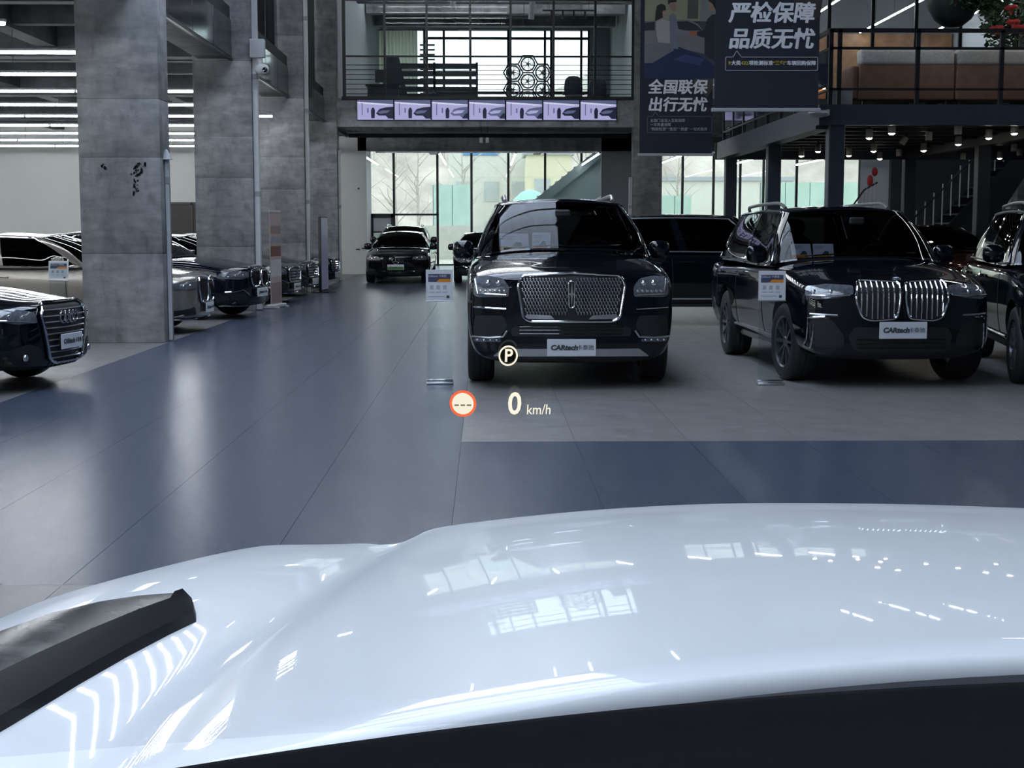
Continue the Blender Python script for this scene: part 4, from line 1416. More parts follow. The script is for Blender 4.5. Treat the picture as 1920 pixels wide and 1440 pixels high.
# ================================================================== the white car the picture is taken from
OX = 0.47                                    # centre line of the white car
own = thing('white_car', 'white car in the foreground seen over its bonnet from the driver seat', 'car', (OX, 0, 0))
def hood_z(s, Y):
    t = Y - 1.0
    z = 1.25 - .05 * t - .0466 * t * t
    if Y > 2.36:
        z -= .9 * (Y - 2.36) ** 2
    a = abs(s)
    z -= (.13 if s < 0 else .055) * min(a, .62) ** 2 + .13 * max(0, a * a - .62 ** 2) * .55
    # valley between bonnet and wing, then the crest of the wing
    vx = lerp(.725, .615, smooth01((Y - .9) / 1.4))
    z -= .016 * math.exp(-((a - vx) / .035) ** 2) + .010 * smooth01((a - vx + .05) / .10)
    k = interp(Y, [(.9, .050), (1.5, .045), (1.8, .034), (2.1, .024), (2.3, .010), (2.4, 0)])
    z += k * smooth01((a - vx - .02) / .16)
    return z
HWT = [(.8, 1.03), (1.4, 1.02), (1.57, 1.0), (1.71, .975), (1.9, .94), (2.07, .905), (2.2, .855), (2.3, .79), (2.4, .68), (2.48, .53), (2.53, .36), (2.56, .0)]
def hwid(Y):
    return interp(Y, HWT)
NA, NT = 60, 44
P = []
Ys = [lerp(.93, 2.3, q / 28) for q in range(29)] + [lerp(2.3, 2.545, q / 15) for q in range(1, 16)]
for Yt in Ys:
    row = []
    for i in range(NA + 1):
        a = -1 + 2 * i / NA
        s = a * hwid(Yt)
        t = (Yt - .93) / 1.615
        Y = Yt + (1.0 - .17 * s * s - .93) * (1 - smooth01(t * 2.5))
        z = hood_z(s, Y)
        e = max(0, abs(a) - .90) / .10
        z -= .045 * e ** 2.2
        row.append((s, Y, z))
    P.append(row)
mb = MB().grid(P)
# rolled rear edge
r0 = P[0]
R1 = [[(x, y - .012 * math.sin(q * PI / 6), z - .014 * (1 - math.cos(q * PI / 6))) for x, y, z in r0] for q in range(5)]
mb.grid(R1)
# sides and nose fall away
loop = [r[0] for r in P] + P[-1][1:-1] + [r[-1] for r in P][::-1]
def fall(k):
    out = []
    for x, y, z in loop:
        d = Vector((x, max(0, y - 1.55) * 1.3, 0))
        d = d.normalized() if d.length else Vector((0, 1, 0))
        o = (.0, .020, .030, .030, .0)[k]
        out.append((x + d.x * o, y + d.y * o, (z, z - .03, z - .09, .55, .25)[k]))
    return out
mb.grid([fall(k) for k in range(5)])
mb.build('bonnet', M_white_car, own, True, 75)

# black fender vent panel on the left (and its twin on the right)
def surf(s, Y, off):
    return (s, Y, hood_z(s, Y) + off)
for sg, lab in ((-1, 'left'), (1, 'right')):
    outer = [(.796, 1.475), (.820, 1.43), (.845, 1.375), (.872, 1.31), (.900, 1.22), (.925, 1.11), (.940, 1.0), (.945, .90)]
    inner = [(.772, 1.47), (.766, 1.45), (.760, 1.42), (.772, 1.35), (.787, 1.25), (.80, 1.15), (.815, 1.02), (.83, .90)]
    mid = [(s + w_, Y + .004) for (s, Y), w_ in zip(inner, (.014, .024, .028, .030, .032, .034, .036, .038))]
    def band(P0, P1, o0, o1, n=8):
        return [[surf(sg * lerp(a[0], b[0], q / n), lerp(a[1], b[1], q / n), lerp(o0, o1, q / n)) for a, b in zip(P0, P1)] for q in range(n + 1)]
    blade = [[surf(sg * s, Y, -.006) for s, Y in inner]] + band([(s + .004, Y) for s, Y in inner], mid, .010, .016)
    MB().grid(blade).build('vent_blade', mat('satin_black_vent', (.004, .005, .009), .30, spec=.03, noise=(30, .2)), own, True, 40)
    panel = band([(s + .004, Y) for s, Y in mid], outer, .009, .008) + [[surf(sg * (s + .004), Y, -.006) for s, Y in outer]]
    MB().grid(panel).build('vent_panel', mat('smoked_vent_glass', (.060, .060, .058), .25, spec=.14, noise=(22, .75)), own, True, 40)

# cowl, wipers
def rear_Y(s):
    return 1.0 - .17 * s * s
rows = [[], [], [], []]
for i in range(41):
    s = -1.0 + 2 * i / 40
    y = rear_Y(s); z = hood_z(s, y)
    rows[0].append((s, y - .006, z - .030)); rows[1].append((s, y - .03, z - .012)); rows[2].append((s, y - .075, z + .008)); rows[3].append((s, y - .10, z - .02))
MB().grid(rows).build('cowl', mat('cowl_plastic', (.055, .058, .066), .35, noise=(40, .1)), own, True, 60)
wp = [(-.52 + .01 * q, rear_Y(-.52 + .01 * q) - .035, hood_z(-.52 + .01 * q, rear_Y(-.52 + .01 * q)) - .012) for q in range(14)]
MB().tube(wp, .004, 6).build('wiper', M_matt_black, own, True)

# dashboard with a soft lip
rows = []
prof = [(-.105, -.06), (-.108, .004), (-.118, .0165), (-.135, .020), (-.16, .018), (-.22, .022), (-.34, .040), (-.45, .052), (-.56, .03), (-.60, -.10), (-.60, -.35)]
for dy, dz in prof:
    rows.append([(s, rear_Y(s) + dy, hood_z(s * .6, rear_Y(s * .6)) - .02 * s * s + dz) for s in [-.95 + 1.9 * q / 40 for q in range(41)]])
MB().grid(rows).build('dashboard', mat('black_soft_touch', (.006, .006, .008), .95, noise=(80, .15), spec=.04), own, True, 60)

# windscreen: one curved pane leaning back over the driver
WS0, WS1 = (.905, 1.245), (.02, 1.86)
def wscreen(s, t):
    y = lerp(WS0[0], WS1[0], t); z = lerp(WS0[1], WS1[1], t)
    return (s, y - .10 * (s / .75) ** 2 * .9 + .0, z)
MB().grid([[wscreen(lerp(-1, 1, i / 24) * lerp(.84, .74, j / 12), j / 12) for j in range(13)] for i in range(25)]).build('windscreen', glass('windscreen_glass', (.965, .975, .98), 1.18), own, True)

# roof, header and pillars of the cabin
def roofpt(s, t):
    y = lerp(-.02, -1.9, t)
    return (s, y - .10 * (s / .75) ** 2 * .9 * (1 - t), 1.885 + .05 * math.sin(PI * min(1, t * .8)) - .06 * (s / .75) ** 2)
MB().grid([[roofpt(lerp(-.74, .74, i / 16), j / 8) for j in range(9)] for i in range(17)]).build('roof', M_white_car, own, True, 60)
MB().grid([[tuple(Vector(roofpt(lerp(-.72, .72, i / 16), j / 8)) - Vector((0, 0, .035))) for j in range(9)] for i in range(17)]).build('headliner', M_interior, own, True, 60)
for sg in (-1, 1):
    pts = [(sg * .86, .76, 1.20), (sg * .825, .50, 1.42), (sg * .785, .19, 1.66), (sg * .755, -.10, 1.82), (sg * .74, -.6, 1.85)]
    MB().tube(pts, [.034, .030, .030, .030, .030], 8).build('pillar', M_matt_black, own, True, 60)

# head-up display thrown onto the windscreen
def hud_mat(name, c, st):
    return mat(name, '#000000', .6, emit=(c, st))
HUD = 1.0
H_white = hud_mat('display_warm_white', (1.0, .93, .74), HUD)
H_red = hud_mat('display_red', (1.0, .16, .06), HUD)
H_dim = mat('display_grey', '#4a3c28', .6, emit=((.45, .36, .22), .5))
H_dark = mat('display_dark', '#0c0b08', .8)
hud = obj('head_up_display', None, own)
tag(hud, 'head-up display graphics glowing on the windscreen')
# local frame of the glass near the driver's line of sight
def hit_glass(dx, dy, dz):
    """point where a sight line from the driver's eye meets the pane"""
    lo, hi = 0.0, 1.5
    best = None
    for q in range(3000):
        d = .2 + q * .0003
        X, Y, Z = dx * d, dy * d, EYE + dz * d
        s = X - OX
        t = (Z - WS0[1]) / (WS1[1] - WS0[1])
        if Y >= wscreen(s, t)[1]:
            return Vector((s, Y, Z))
    return best
A0 = hit_glass(.0201, .9928, -.1186)
SL = Vector((0, WS1[0] - WS0[0], WS1[1] - WS0[1])).normalized()      # up along the glass
hud.location = A0
ang = math.atan2(SL.z, SL.y)                                          # rotation about x that turns +Y into SL
dsl = .20 * (A0.x / .75) / .75 * -.9
hud.rotation_euler = (ang, 0, 0)
PX = A0.y / 2700.0 * 1.007          # one picture pixel at the glass
sight = Vector((0, .9928, -.1186)).normalized()
STR = 1.0 / abs(sight.cross(SL).length)      # the projector stretches the image up the slope
def hp(u, v):
    return ((u - 965) * PX, -(v - 752) * PX * STR, .0015)
def disc(name, r0, r1, m, u, v, parent, z=0):
    n = 40
    ci = [(math.cos(2 * PI * k / n), math.sin(2 * PI * k / n)) for k in range(n)]
    c = hp(u, v)
    vs = [(c[0] + r1 * PX * a, c[1] + r1 * PX * STR * b, c[2] + z) for a, b in ci]
    if r0 > 0:
        vs += [(c[0] + r0 * PX * a, c[1] + r0 * PX * STR * b, c[2] + z) for a, b in ci]
        fs = [(k, (k + 1) % n, n + (k + 1) % n, n + k) for k in range(n)]
    else:
        fs = [tuple(range(n))]
    return MB().add(vs, fs).build(name, m, parent)
disc('limit_ring', 20, 25, H_red, 868, 750, hud)
disc('limit_disc', 0, 20.2, H_white, 868, 750, hud)
for k in (-1, 0, 1):
    c = hp(868 + 11.5 * k, 750)
    MB().add([(c[0] + a * 4.2 * PX, c[1] + b * 1.6 * PX * STR, c[2] + .0006) for a, b in ((-1, -1), (1, -1), (1, 1), (-1, 1))], [(0, 1, 2, 3)]).build('limit_dash', H_dim, hud)
disc('parking_ring', 14, 17, H_white, 950.5, 665.5, hud)
disc('parking_field', 0, 14.2, H_dark, 950.5, 665.5, hud, -.0003)
text('P', 30 * PX, H_white, hud, hp(951, 666), (0, 0, 0), bold=.6 * PX, ext=0, name='parking_letter', sy=STR)
text('0', 58 * PX, H_white, hud, hp(965, 752), (0, 0, 0), bold=1.1 * PX, ext=0, name='speed_digit', sy=STR, sx=.90)
text('km/h', 27 * PX, H_white, hud, hp(1011, 762), (0, 0, 0), bold=.10 * PX, ext=0, name='speed_unit', sy=STR, sx=.86)
# ================================================================== lamps
def led_row(name_label, y, x0, x1, z, n=5, along='x'):
    L = x1 - x0
    t = thing('linear_led_light', name_label, 'ceiling light', ((x0 + x1) / 2, y, z) if along == 'x' else (y, (x0 + x1) / 2, z), 0 if along == 'x' else PI / 2, 'linear LED lights')
    for q in range(n):
        a = -L / 2 + L * q / n; b = a + L / n
        h = MB().rbox(a + .01, b - .01, -.035, .035, .02, .065, .01, 1).build('housing', M_white_metal, t)
        MB().tube([(a + .03, 0, .012), (b - .03, 0, .012)], .032, 8).build('tube', M_led, t, True, 60)
        MB().rbox(a + .005, a + .03, -.036, .036, -.02, .066, .006, 1).build('end_cap', M_grey_plastic, t)
        MB().tube([(a + .25, 0, .06), (a + .25, 0, 1.2)], .006, 5).build('hanger', M_black_steel, t)
    return t
# rows under the left bay ceiling
ys = [19.19 + 3.08 * k for k in range(-9, 10)]
vis = [k for k, y in enumerate(ys) if y > 19]
for k, y in enumerate(ys):
    lab = ('long white LED light row under the left bay ceiling, %s row counted from the camera' % ordn[k - vis[0]]) if k >= vis[0] else 'white LED light row of the left bay, %s from the street wall, out of view' % ordn[k]
    led_row(lab, y, -19.6, -6.2 if k == vis[0] else -5.55 if k % 2 else -5.0, 4.2, 5)
for k, (x, lab) in enumerate(((-4.43, 'slanting white LED light at the left of the back windows'), (-1.62, 'white LED light in front of the third back window pane'), (1.07, 'white LED light in front of the middle back window pane'),
                              (4.02, 'slanting white LED light above the stair at the right of the back windows'), (7.1, 'white LED light at the foot of the left hanging banner'), (10.2, 'white LED light seen between the mezzanine posts'), (12.9, 'white LED light in front of the teal fence window'))):
    led_row(lab, x, 51.0, 60.1, 4.2, 4, 'y')
for k, (x, y0, y1, lab) in enumerate(((11.55, 46.0, 55.5, 'bright LED line at upper right beside the banner'), (14.3, 46.0, 55.8, 'long bright diagonal LED line in the right upper room'), (17.0, 46.0, 55.0, 'LED line behind the hanging green planter'), (8.9, 46.0, 55.5, 'LED line of the upper room hidden behind the dark banner'))):
    led_row(lab, x, y0, y1, 9.0, 4, 'y')
for k, x in enumerate((10.6, 13.2)):  # unseen lamps added to brighten the mezzanine and its sofas
    led_row(('LED line hung high over the mezzanine, above the picture', 'second LED line hung high over the mezzanine, above the picture')[k], x, 15, 30, 8.2, 7, 'y')
for k in range(9):
    led_row('LED line across the hall roof above the picture, %s from the camera' % ordn[k], 25.2 + 1.5 * k, -4.2, .9, 10.2, 2)
for k, x in enumerate((-3.4, -.3, 1.0, 4.1)):  # lamps added above the view to lighten the dark upper room
    led_row(('LED line under the upper room ceiling, leftmost of four', 'LED line under the upper room ceiling, second of four', 'LED line under the upper room ceiling, third of four', 'LED line under the upper room ceiling, rightmost of four')[k], x, 44.6, 55, 10.45, 5, 'y')

# ------------------------------------------------------------------ steel mezzanine on the right
mz = thing('steel_mezzanine', 'dark steel mezzanine platform on posts at the right', 'mezzanine', (5.15, 21.74, 0))
for x in (0, 3.85, 7.7, 11.5):
    for y in (0, 4.66, 9.3):
        MB().rbox(x, x + .24, y, y + .24, 0, 3.12, .012, 1).build('post', M_navy_steel, mz)
MB().box(-.17, 12.7, -.06, .16, 3.10, 3.40).build('front_beam', M_navy_steel, mz)
MB().box(-.17, .10, .16, 9.7, 3.05, 3.40).build('side_beam', M_navy_steel, mz)
MB().box(-.17, 12.7, 9.5, 9.75, 3.05, 3.40).build('rear_beam', M_navy_steel, mz)
MB().box(.10, 12.7, .16, 9.5, 3.32, 3.40).build('deck', M_black_steel, mz)
for k in range(9):
    y = .9 + .98 * k
    MB().box(.10, 12.7, y - .05, y + .05, 3.20, 3.32).build('joist', M_black_steel, mz)
for x in (3.85, 7.7):
    MB().box(x, x + .2, .16, 9.5, 3.06, 3.32).build('girder', M_black_steel, mz)
rl2 = thing('mezzanine_railing', 'black steel railing around the mezzanine edge', 'railing', (5.15, 21.74, 3.40))
for z, r in ((1.09, .03), (.83, .018), (.23, .015)):
    MB().box(-.02, 12.5, -.02, .03, z - r, z + r).build('rail', M_black_steel, rl2)
    MB().box(-.03, .02, 0, 9.6, z - r, z + r).build('rail', M_black_steel, rl2)
for x in (0, .13, 1.30, 2.56, 3.82, 5.1, 6.4, 7.7, 9, 10.3, 11.6, 12.5):
    MB().box(x - .03, x + .03, -.02, .04, 0, 1.1).build('post', M_black_steel, rl2)
for k in range(1, 9):
    y = 9.6 * k / 8
    MB().box(-.03, .03, y - .03, y + .03, 0, 1.1).build('post', M_black_steel, rl2)
    MB().box(-.012, .0, y - 1.1, y - .1, .28, .8).build('infill_panel', M_dark_glass, rl2)

# spotlights under the mezzanine
def spot(label, x, y, lit=True, tilt=0.0):
    t = thing('can_spotlight', label, 'spotlight', (x, y, 3.0), 0, 'spotlights under the mezzanine')
    b = MB().lathe([(.052, .0), (.056, .01), (.056, .13), (.048, .14), (0.001, .14)], 18, 'z', cap=False).build('can', M_spot_body, t, True, 40)
    MB().lathe([(0.001, -.022), (.030, -.017), (.050, .002)], 18, 'z', cap=False).build('lens', M_spot_led if lit else M_matt_black, t, True)
    MB().lathe([(.02, .14), (.02, .20)], 10, 'z').build('stem', M_black_steel, t, True, 40)
    if tilt:
        t.rotation_euler = (tilt * .4, tilt, 0)
    return t
lit = [(6.14, 23.2), (6.19, 22.1), (6.24, 27.2), (7.26, 27.1), (7.2, 28.7), (8.17, 30.0), (8.14, 26.9), (8.13, 24.9), (8.06, 23.2), (8.07, 22.1), (10.56, 29.7), (6.3, 28.9), (9.8, 23.0), (9.9, 25.2), (11.6, 24.0), (13.2, 26.2), (13.0, 23.2)]
lit = lit[:14]
for k, (x, y) in enumerate(lit):
    spot('glowing can spotlight under the mezzanine, %s of the lit ones' % (ordn[k] if k < 14 else 'one farther right out of frame'), x, y)
for k, (x, y, ti) in enumerate(((7.12, 24.8, .5), (7.28, 23.8, 0), (7.27, 22.3, 0), (8.25, 28.9, 0), (10.0, 30.3, 0), (9.9, 27.1, 0), (10.6, 28.7, 0))):
    spot(['tilted unlit can spotlight under the mezzanine', 'unlit can spotlight upright beside the tilted one', 'unlit can spotlight close to the front beam', 'unlit can spotlight low behind the lit ones near the stair', 'small unlit can spotlight by the dark wall', 'unlit can spotlight near the right edge, upper', 'unlit can spotlight near the right edge, lower'][k], x, y, False, ti)

# dome camera at the mezzanine corner
t = thing('dome_camera', 'white dome on a bracket at the mezzanine corner under the banner', 'camera', (4.92, 21.52, 3.22))
MB().lathe([(0.001, -.03), (.08, -.02), (.13, .01), (.145, .035), (.13, .06), (.03, .065)], 24, 'z', cap=False).build('dome', M_white_metal, t, True, 40)
MB().rbox(-.02, .16, -.02, .02, .055, .085, .008).build('bracket', M_white_metal, t)
MB().rbox(.13, .17, -.03, .165, .0, .09, .008).build('bracket_foot', M_white_metal, t)

# ------------------------------------------------------------------ mezzanine furniture
M_sofa = mat('grey_beige_fabric', '#d2cabf', .85, noise=(30, .12), bump=(120, .2))
M_leather = mat('brown_leather', '#7d5c48', .5, noise=(6, .15), bump=(40, .1))
for k, (x0, x1, lab) in enumerate(((5.90, 7.42, 'brown sofa with grey back cushion at the left end of the mezzanine'), (7.44, 9.2, 'brown sofa with grey back cushion, second on the mezzanine'), (9.22, 11.0, 'brown sofa with grey back cushion beyond the right edge'))):
    t = thing('sofa', lab, 'sofa', ((x0 + x1) / 2, 23.0, 3.40), 0, 'sofas on the mezzanine')
    h = (x1 - x0) / 2
    MB().rbox(-h, h, 0, .16, .18, .74, .03, 3).build('back_panel', M_leather, t, True, 40)
    MB().rbox(-h + .01, h - .01, -.02, .26, .72, .98, .06, 4).build('back_cushion', M_sofa, t, True, 60)
    MB().rbox(-h, h, .16, .85, .18, .46, .05, 3).build('seat', M_sofa, t, True, 60)
    for s in ((-1,) if k == 0 else ()):
        MB().rbox(-h - .12, -h + .02, .02, .85, .18, .72, .05, 3).build('arm', M_leather, t, True, 60)
    for sx in (-1, 1):
        for sy in (.08, .75):
            MB().lathe([(.02, 0), (.026, .18)], 10, 'z', (sx * (h - .1), sy, 0)).build('leg', M_black_steel, t, True)
MB_ = MB().lathe([(.0005, -.42), (.14, -.40), (.27, -.30), (.37, -.12), (.40, .06), (.36, .22), (.30, .26), (.28, .22), (.0005, .18)], 32, 'z', cap=False)
pl = thing('hanging_planter', 'round dark hanging planter with green leaves and a red flower above the railing', 'plant', (7.02, 21.95, 4.98))
MB_.build('pot', mat('dark_green_pot', '#16221f', .5, noise=(6, .2)), pl, True, 50)
M_leaf = mat('green_leaves', '#3f5a3c', .6, noise=(6, .3))
M_red = mat('red_silk', '#a8201e', .6, noise=(8, .2))
def leaves(n, c, r, seed, size=.07):
    rr = random.Random(seed)
    b = MB()
    for _ in range(n):
        d = Vector((rr.gauss(0, 1), rr.gauss(0, 1), rr.gauss(0, 1))).normalized() * rr.uniform(.35, 1)
        p = Vector((c[0] + d.x * r[0], c[1] + d.y * r[1], c[2] + d.z * r[2]))
        a = Vector((rr.uniform(-1, 1), rr.uniform(-1, 1), rr.uniform(-.6, .6))).normalized() * size * rr.uniform(.6, 1.3)
        q = a.cross(Vector((rr.uniform(-1, 1), rr.uniform(-1, 1), 1))).normalized() * a.length * .28
        up = a.cross(q).normalized() * size * .12
        b.add([p, p + a * .5 + q + up, p + a, p + a * .5 - q + up], [(0, 1, 2), (0, 2, 3)])
    return b
tag(leaves(420, (.16, -.40, .02), (.36, .14, .22), 1, .11).build('foliage', M_leaf, pl), kind='stuff')
tag(leaves(300, (.42, -.30, -.06), (.22, .2, .24), 2, .11).build('foliage', M_leaf, pl), kind='stuff')
for q, (x, z) in enumerate(((-.10, .03), (.02, .30))):
    b = MB()
    for k in range(7):
        a = 2 * PI * k / 7
        b.blob((x + .035 * math.cos(a), -.44, z + .035 * math.sin(a)), (.032, .018, .032), 2, 8, 6)
    b.blob((x, -.455, z), (.03, .02, .03), 2, 8, 6)
    f = b.build('flower', M_red, pl, True)
    MB().tube([(x, -.43, z - .03), (x + .005, -.43, z - .16)], .004, 5).build('tassel', M_red, f)
MB().tube([(0, 0, .2), (0, 0, 6.0)], .008, 5).build('cord', M_black_steel, pl)
pt = thing('potted_tree', 'leafy potted tree with red bows behind the railing at the upper right', 'plant', (8.62, 24.3, 3.40))
MB().lathe([(.14, 0), (.19, .30), (.20, .32), (.18, .32), (.16, .28), (.0005, .28)], 24, 'z', cap=False).build('pot', M_white_metal, pt, True, 40)
MB().tube([(0, 0, .25), (.02, .01, .7), (-.02, 0, 1.2), (.02, 0, 1.8)], [.025, .022, .018, .01], 7).build('trunk', M_bark, pt, True)
tag(leaves(700, (0, -.05, 1.62), (.40, .34, .55), 5, .13).build('foliage', M_leaf, pt), kind='stuff')
for q, (x, z) in enumerate(((-.24, 1.42), (.02, 1.52), (.16, 1.44), (-.02, 1.75))):
    b = MB().blob((x - .05, -.40, z), (.07, .02, .045), 2, 10, 6).blob((x + .05, -.40, z + .01), (.07, .02, .045), 2, 10, 6).blob((x, -.41, z), (.025, .02, .025), 2, 8, 6)
    b.rbox(x - .03, x - .005, -.41, -.40, z - .12, z, .003).rbox(x + .005, x + .03, -.41, -.40, z - .10, z, .003)
    b.build('bow', M_red, pt, True, 50)
M_purple = mat('purple_led_sign', '#10102a', .5, emit=((.16, .12, .85), .9))
for k, (x, y, z, lab) in enumerate(((5.30, 30.8, 3.40, 'small purple LED sign beside the left banner'), (6.72, 22.6, 3.405, 'small purple LED strip under the sofas'), (8.05, 22.6, 3.405, 'small purple LED strip at the right edge under the sofas'))):
    t = thing('led_sign', lab, 'sign', (x, y, z))
    MB().rbox(-.12, .12, 0, .04, 0, .10 if k else .72, .006).build('case', M_black_steel, t)
    MB().rbox(-.06, .06, -.004, .002, .02 if k else .40, .07 if k else .62, .002).build('glow', M_purple, t)
st = thing('side_stool', 'pale square box beside the left sofa on the mezzanine', 'box', (5.55, 22.6, 3.40))
MB().rbox(-.16, .16, 0, .3, .0, .30, .02).build('seat_box', M_white_metal, st, True, 40)
MB().rbox(-.17, .17, -.01, .31, .30, .33, .012).build('top', M_paper, st, True, 40)
# shelf with warm light in the right upper room
sh = thing('lit_shelf', 'warm lit wooden shelf in the upper room left of the sofa', 'shelf', (10.6, 55.6, 5.4))
MB().box(-1.4, 2.6, 0, .35, 1.55, 1.62).build('shelf_board', mat('warm_wood_panel', '#8a6648', .5), sh)
MB().box(-1.4, 2.6, 0, .35, .9, .96).build('shelf_board', MATS['warm_wood_panel'], sh)
for x in (-1.4, .6, 2.55):
    MB().box(x, x + .05, 0, .35, 0, 2.4).build('upright', M_black_steel, sh)
MB().box(-1.38, 2.58, .30, .33, 1.50, 1.545).build('light_strip', mat('warm_strip', '#ffffff', .5, emit=((1.0, .62, .25), 12)), sh)

# ------------------------------------------------------------------ stairs under the mezzanine at the back right
M_charcoal = mat('charcoal_wall', '#2c2e32', .8, noise=(1, .08))
dw = struct(MB().box(10.1, 12.95, 36.0, 36.2, 0, 4.4).build('wall_dark', M_charcoal), 'charcoal wall behind the right hand stair')
MB().box(12.95, 15, 36.0, 36.2, 0, 2.05).build('wall_piece', M_charcoal, dw)
MB().box(12.95, 15, 36.0, 36.2, 2.95, 4.4).build('wall_piece', M_charcoal, dw)
MB().box(15, 18, 36.0, 36.2, 0, 4.4).build('wall_piece', M_charcoal, dw)
MB().prism([(12.95, 2.05), (13.5, 2.95), (12.95, 2.95)], 'y', 36.0, 36.2).build('wall_piece', M_charcoal, dw)
MB().box(12.95, 15, 36.08, 36.09, 2.05, 2.95).build('pane', M_clear, dw)
ms = thing('steel_stair', 'dark steel stair with white balusters rising to the right under the mezzanine', 'staircase', (9.2, 33.6, 0))
for y in (0, 1.2):
    MB().prism([(0, .0), (.35, .0), (4.1, 3.9), (3.75, 3.9)], 'y', y, y + .06).build('stringer', M_black_steel, ms)
for k in range(18):
    x = .2 + .205 * k; z = .18 + .213 * k
    MB().box(x, x + .27, .06, 1.2, z, z + .04).build('tread', M_navy_steel, ms)
for k in range(19):
    x = .25 + .2 * k; z = .20 + 1.04 * (x - .05)
    MB().tube([(x, .03, z), (x, .03, z + .95)], .016, 6).build('baluster', M_white_metal, ms, True)
MB().tube([(.15, .03, 1.15), (3.95, .03, 5.05)], .025, 8).build('handrail', M_black_steel, ms, True)
lr = thing('landing_railing', 'white baluster railing with a red ribbon, left of the steel stair', 'railing', (8.2, 33.2, 0))
for k in range(9):
    x = .02 + .09 * k; h = lerp(1.75, 2.75, k / 8) if k < 6 else 2.6
    MB().tube([(x, 0, 1.0), (x, 0, h)], .020, 6).build('baluster', M_white_metal, lr, True)
MB().tube([(-.1, 0, 1.6), (.5, 0, 2.45), (.8, 0, 2.62)], .02, 8).build('handrail', M_black_steel, lr, True)
MB().prism([(-.15, 0), (.85, 0), (.85, 1.05), (-.15, 1.0)], 'y', -.02, .10).build('plinth', M_navy_steel, lr)
b = MB().blob((.62, -.05, 2.66), (.07, .05, .13), 2.2, 10, 6).blob((.72, -.05, 2.86), (.07, .05, .10), 2.2, 10, 6)
b.build('ribbon', M_red, lr, True)
struct(MB().box(13.9, 14.9, 45.0, 45.4, 0, 4.6).build('wall_pier_right', M_grey_wall), 'grey pier between the right windows and the stair')

# stair in front of the back windows
bs = thing('back_stair', 'grey-green sloping stair underside in front of the back windows', 'staircase', (1.6, 60.3, 0))
M_stair = mat('grey_green_glass_side', '#5d6f70', .25, noise=(1, .08))
MB().prism([(-.1, 2.35), (.5, 2.35), (3.55, 4.75), (2.95, 4.75)], 'y', 0, .08).build('near_stringer', M_stair, bs)
MB().prism([(.5, 2.35), (2.35, 2.35), (3.9, 3.4), (3.9, 4.75), (3.55, 4.75)], 'y', .35, .45).build('side_panel', mat('stair_side_panel', '#66787a', .4, noise=(1, .06)), bs)
MB().prism([(2.35, 2.35), (3.9, 2.35), (3.9, 3.4)], 'y', .5, .56).build('lower_panel', M_white_wall, bs)
for k in range(12):
    x = .05 + .26 * k; z = 2.5 + .2 * k
    MB().box(x, x + .3, .08, 1.2, z, z + .05).build('tread', M_grey_wall, bs)
MB().rbox(3.95, 4.05, .2, .3, 0, 4.9, .01).build('post', M_grey_wall, bs)
MB().rbox(-.3, -.2, .2, .3, 0, 2.35, .01).build('post', M_grey_wall, bs)

# ------------------------------------------------------------------ screens
sm = bpy.data.materials.new('screen_picture'); sm.use_nodes = True
M_scr_bg = mat('screen_pale_lilac', '#000000', .3, emit=((.52, .50, .86), .75))
M_scr_mid = mat('screen_blue_grey', '#000000', .3, emit=((.16, .19, .36), .6))
M_scr_dark = mat('screen_dark_blue', '#000000', .3, emit=((.02, .025, .06), .6))
M_scr_hi = mat('screen_highlight', '#000000', .3, emit=((.80, .80, 1.0), .8))
bpy.data.materials.remove(sm)
for k in range(7):
    x0 = -3.80 + 1.104 * k
    t = thing('wall_screen', 'wall screen showing a pale car scene, %s from the left of seven' % ordn[k], 'screen', (x0 + .545, 43.44, 4.765), 0, 'screens on the beam')
    MB().rbox(-.545, .545, -.06, 0, 0, .61, .008, 1).build('bezel', M_black_steel, t)
    pic = MB().box(-.53, .53, -.063, -.06, .015, .595).build('picture', M_scr_bg, t)
    Y = -.0645
    def pp(poly, m, nm, y=Y):
        MB().prism(poly, 'y', y, y + .001).build(nm, m, pic)
    pp([(-.53, .545), (.53, .47), (.53, .595), (-.53, .595)], M_scr_mid, 'printed_ceiling')
    pp([(-.53, .50), (.3, .44), (.53, .45), (.53, .47), (-.53, .545)], M_scr_hi, 'printed_light')
    pp([(-.40, .15), (-.375, .15), (-.375, .52), (-.40, .52)], M_scr_mid, 'printed_post')
    pp([(-.24, .22), (-.20, .22), (-.20, .36), (-.24, .36)], M_scr_mid, 'printed_figure')
    pp([(-.12, .06), (-.02, .06), (-.01, .30), (-.05, .38), (-.10, .36), (-.13, .28)], M_scr_dark, 'printed_figure')
    pp([(.02, .20), (.12, .33), (.30, .38), (.53, .40), (.53, .05), (.40, .05), (.30, .14), (.10, .14)], M_scr_dark if k in (0, 1, 5, 6) else M_scr_mid, 'printed_car')
    pp([(.06, .235), (.20, .29), (.44, .30), (.36, .22), (.14, .19)], M_scr_mid if k in (0, 1, 5, 6) else M_scr_bg, 'printed_bonnet', Y - .001)
    pp([(.36, .06), (.53, .06), (.53, .22), (.46, .20)], M_scr_dark, 'printed_wheel', Y - .001)
for k, x in enumerate((-.10, .09)):
    t = thing('wall_speaker', ('left of the two small grey boxes hanging below the screens', 'right of the two small grey boxes hanging below the screens')[k], 'speaker', (x - .02, 43.42, 3.98 + .12))
    MB().rbox(-.055, .055, -.05, .05, 0, .17, .01).build('case', M_grey_plastic, t, True, 40)
    MB().rbox(-.045, .045, -.055, -.049, .015, .155, .004).build('grille', M_white_metal, t)
    MB().tube([(0, 0, .17), (0, 0, .50)], .01, 6).build('drop_rod', M_black_steel, t)

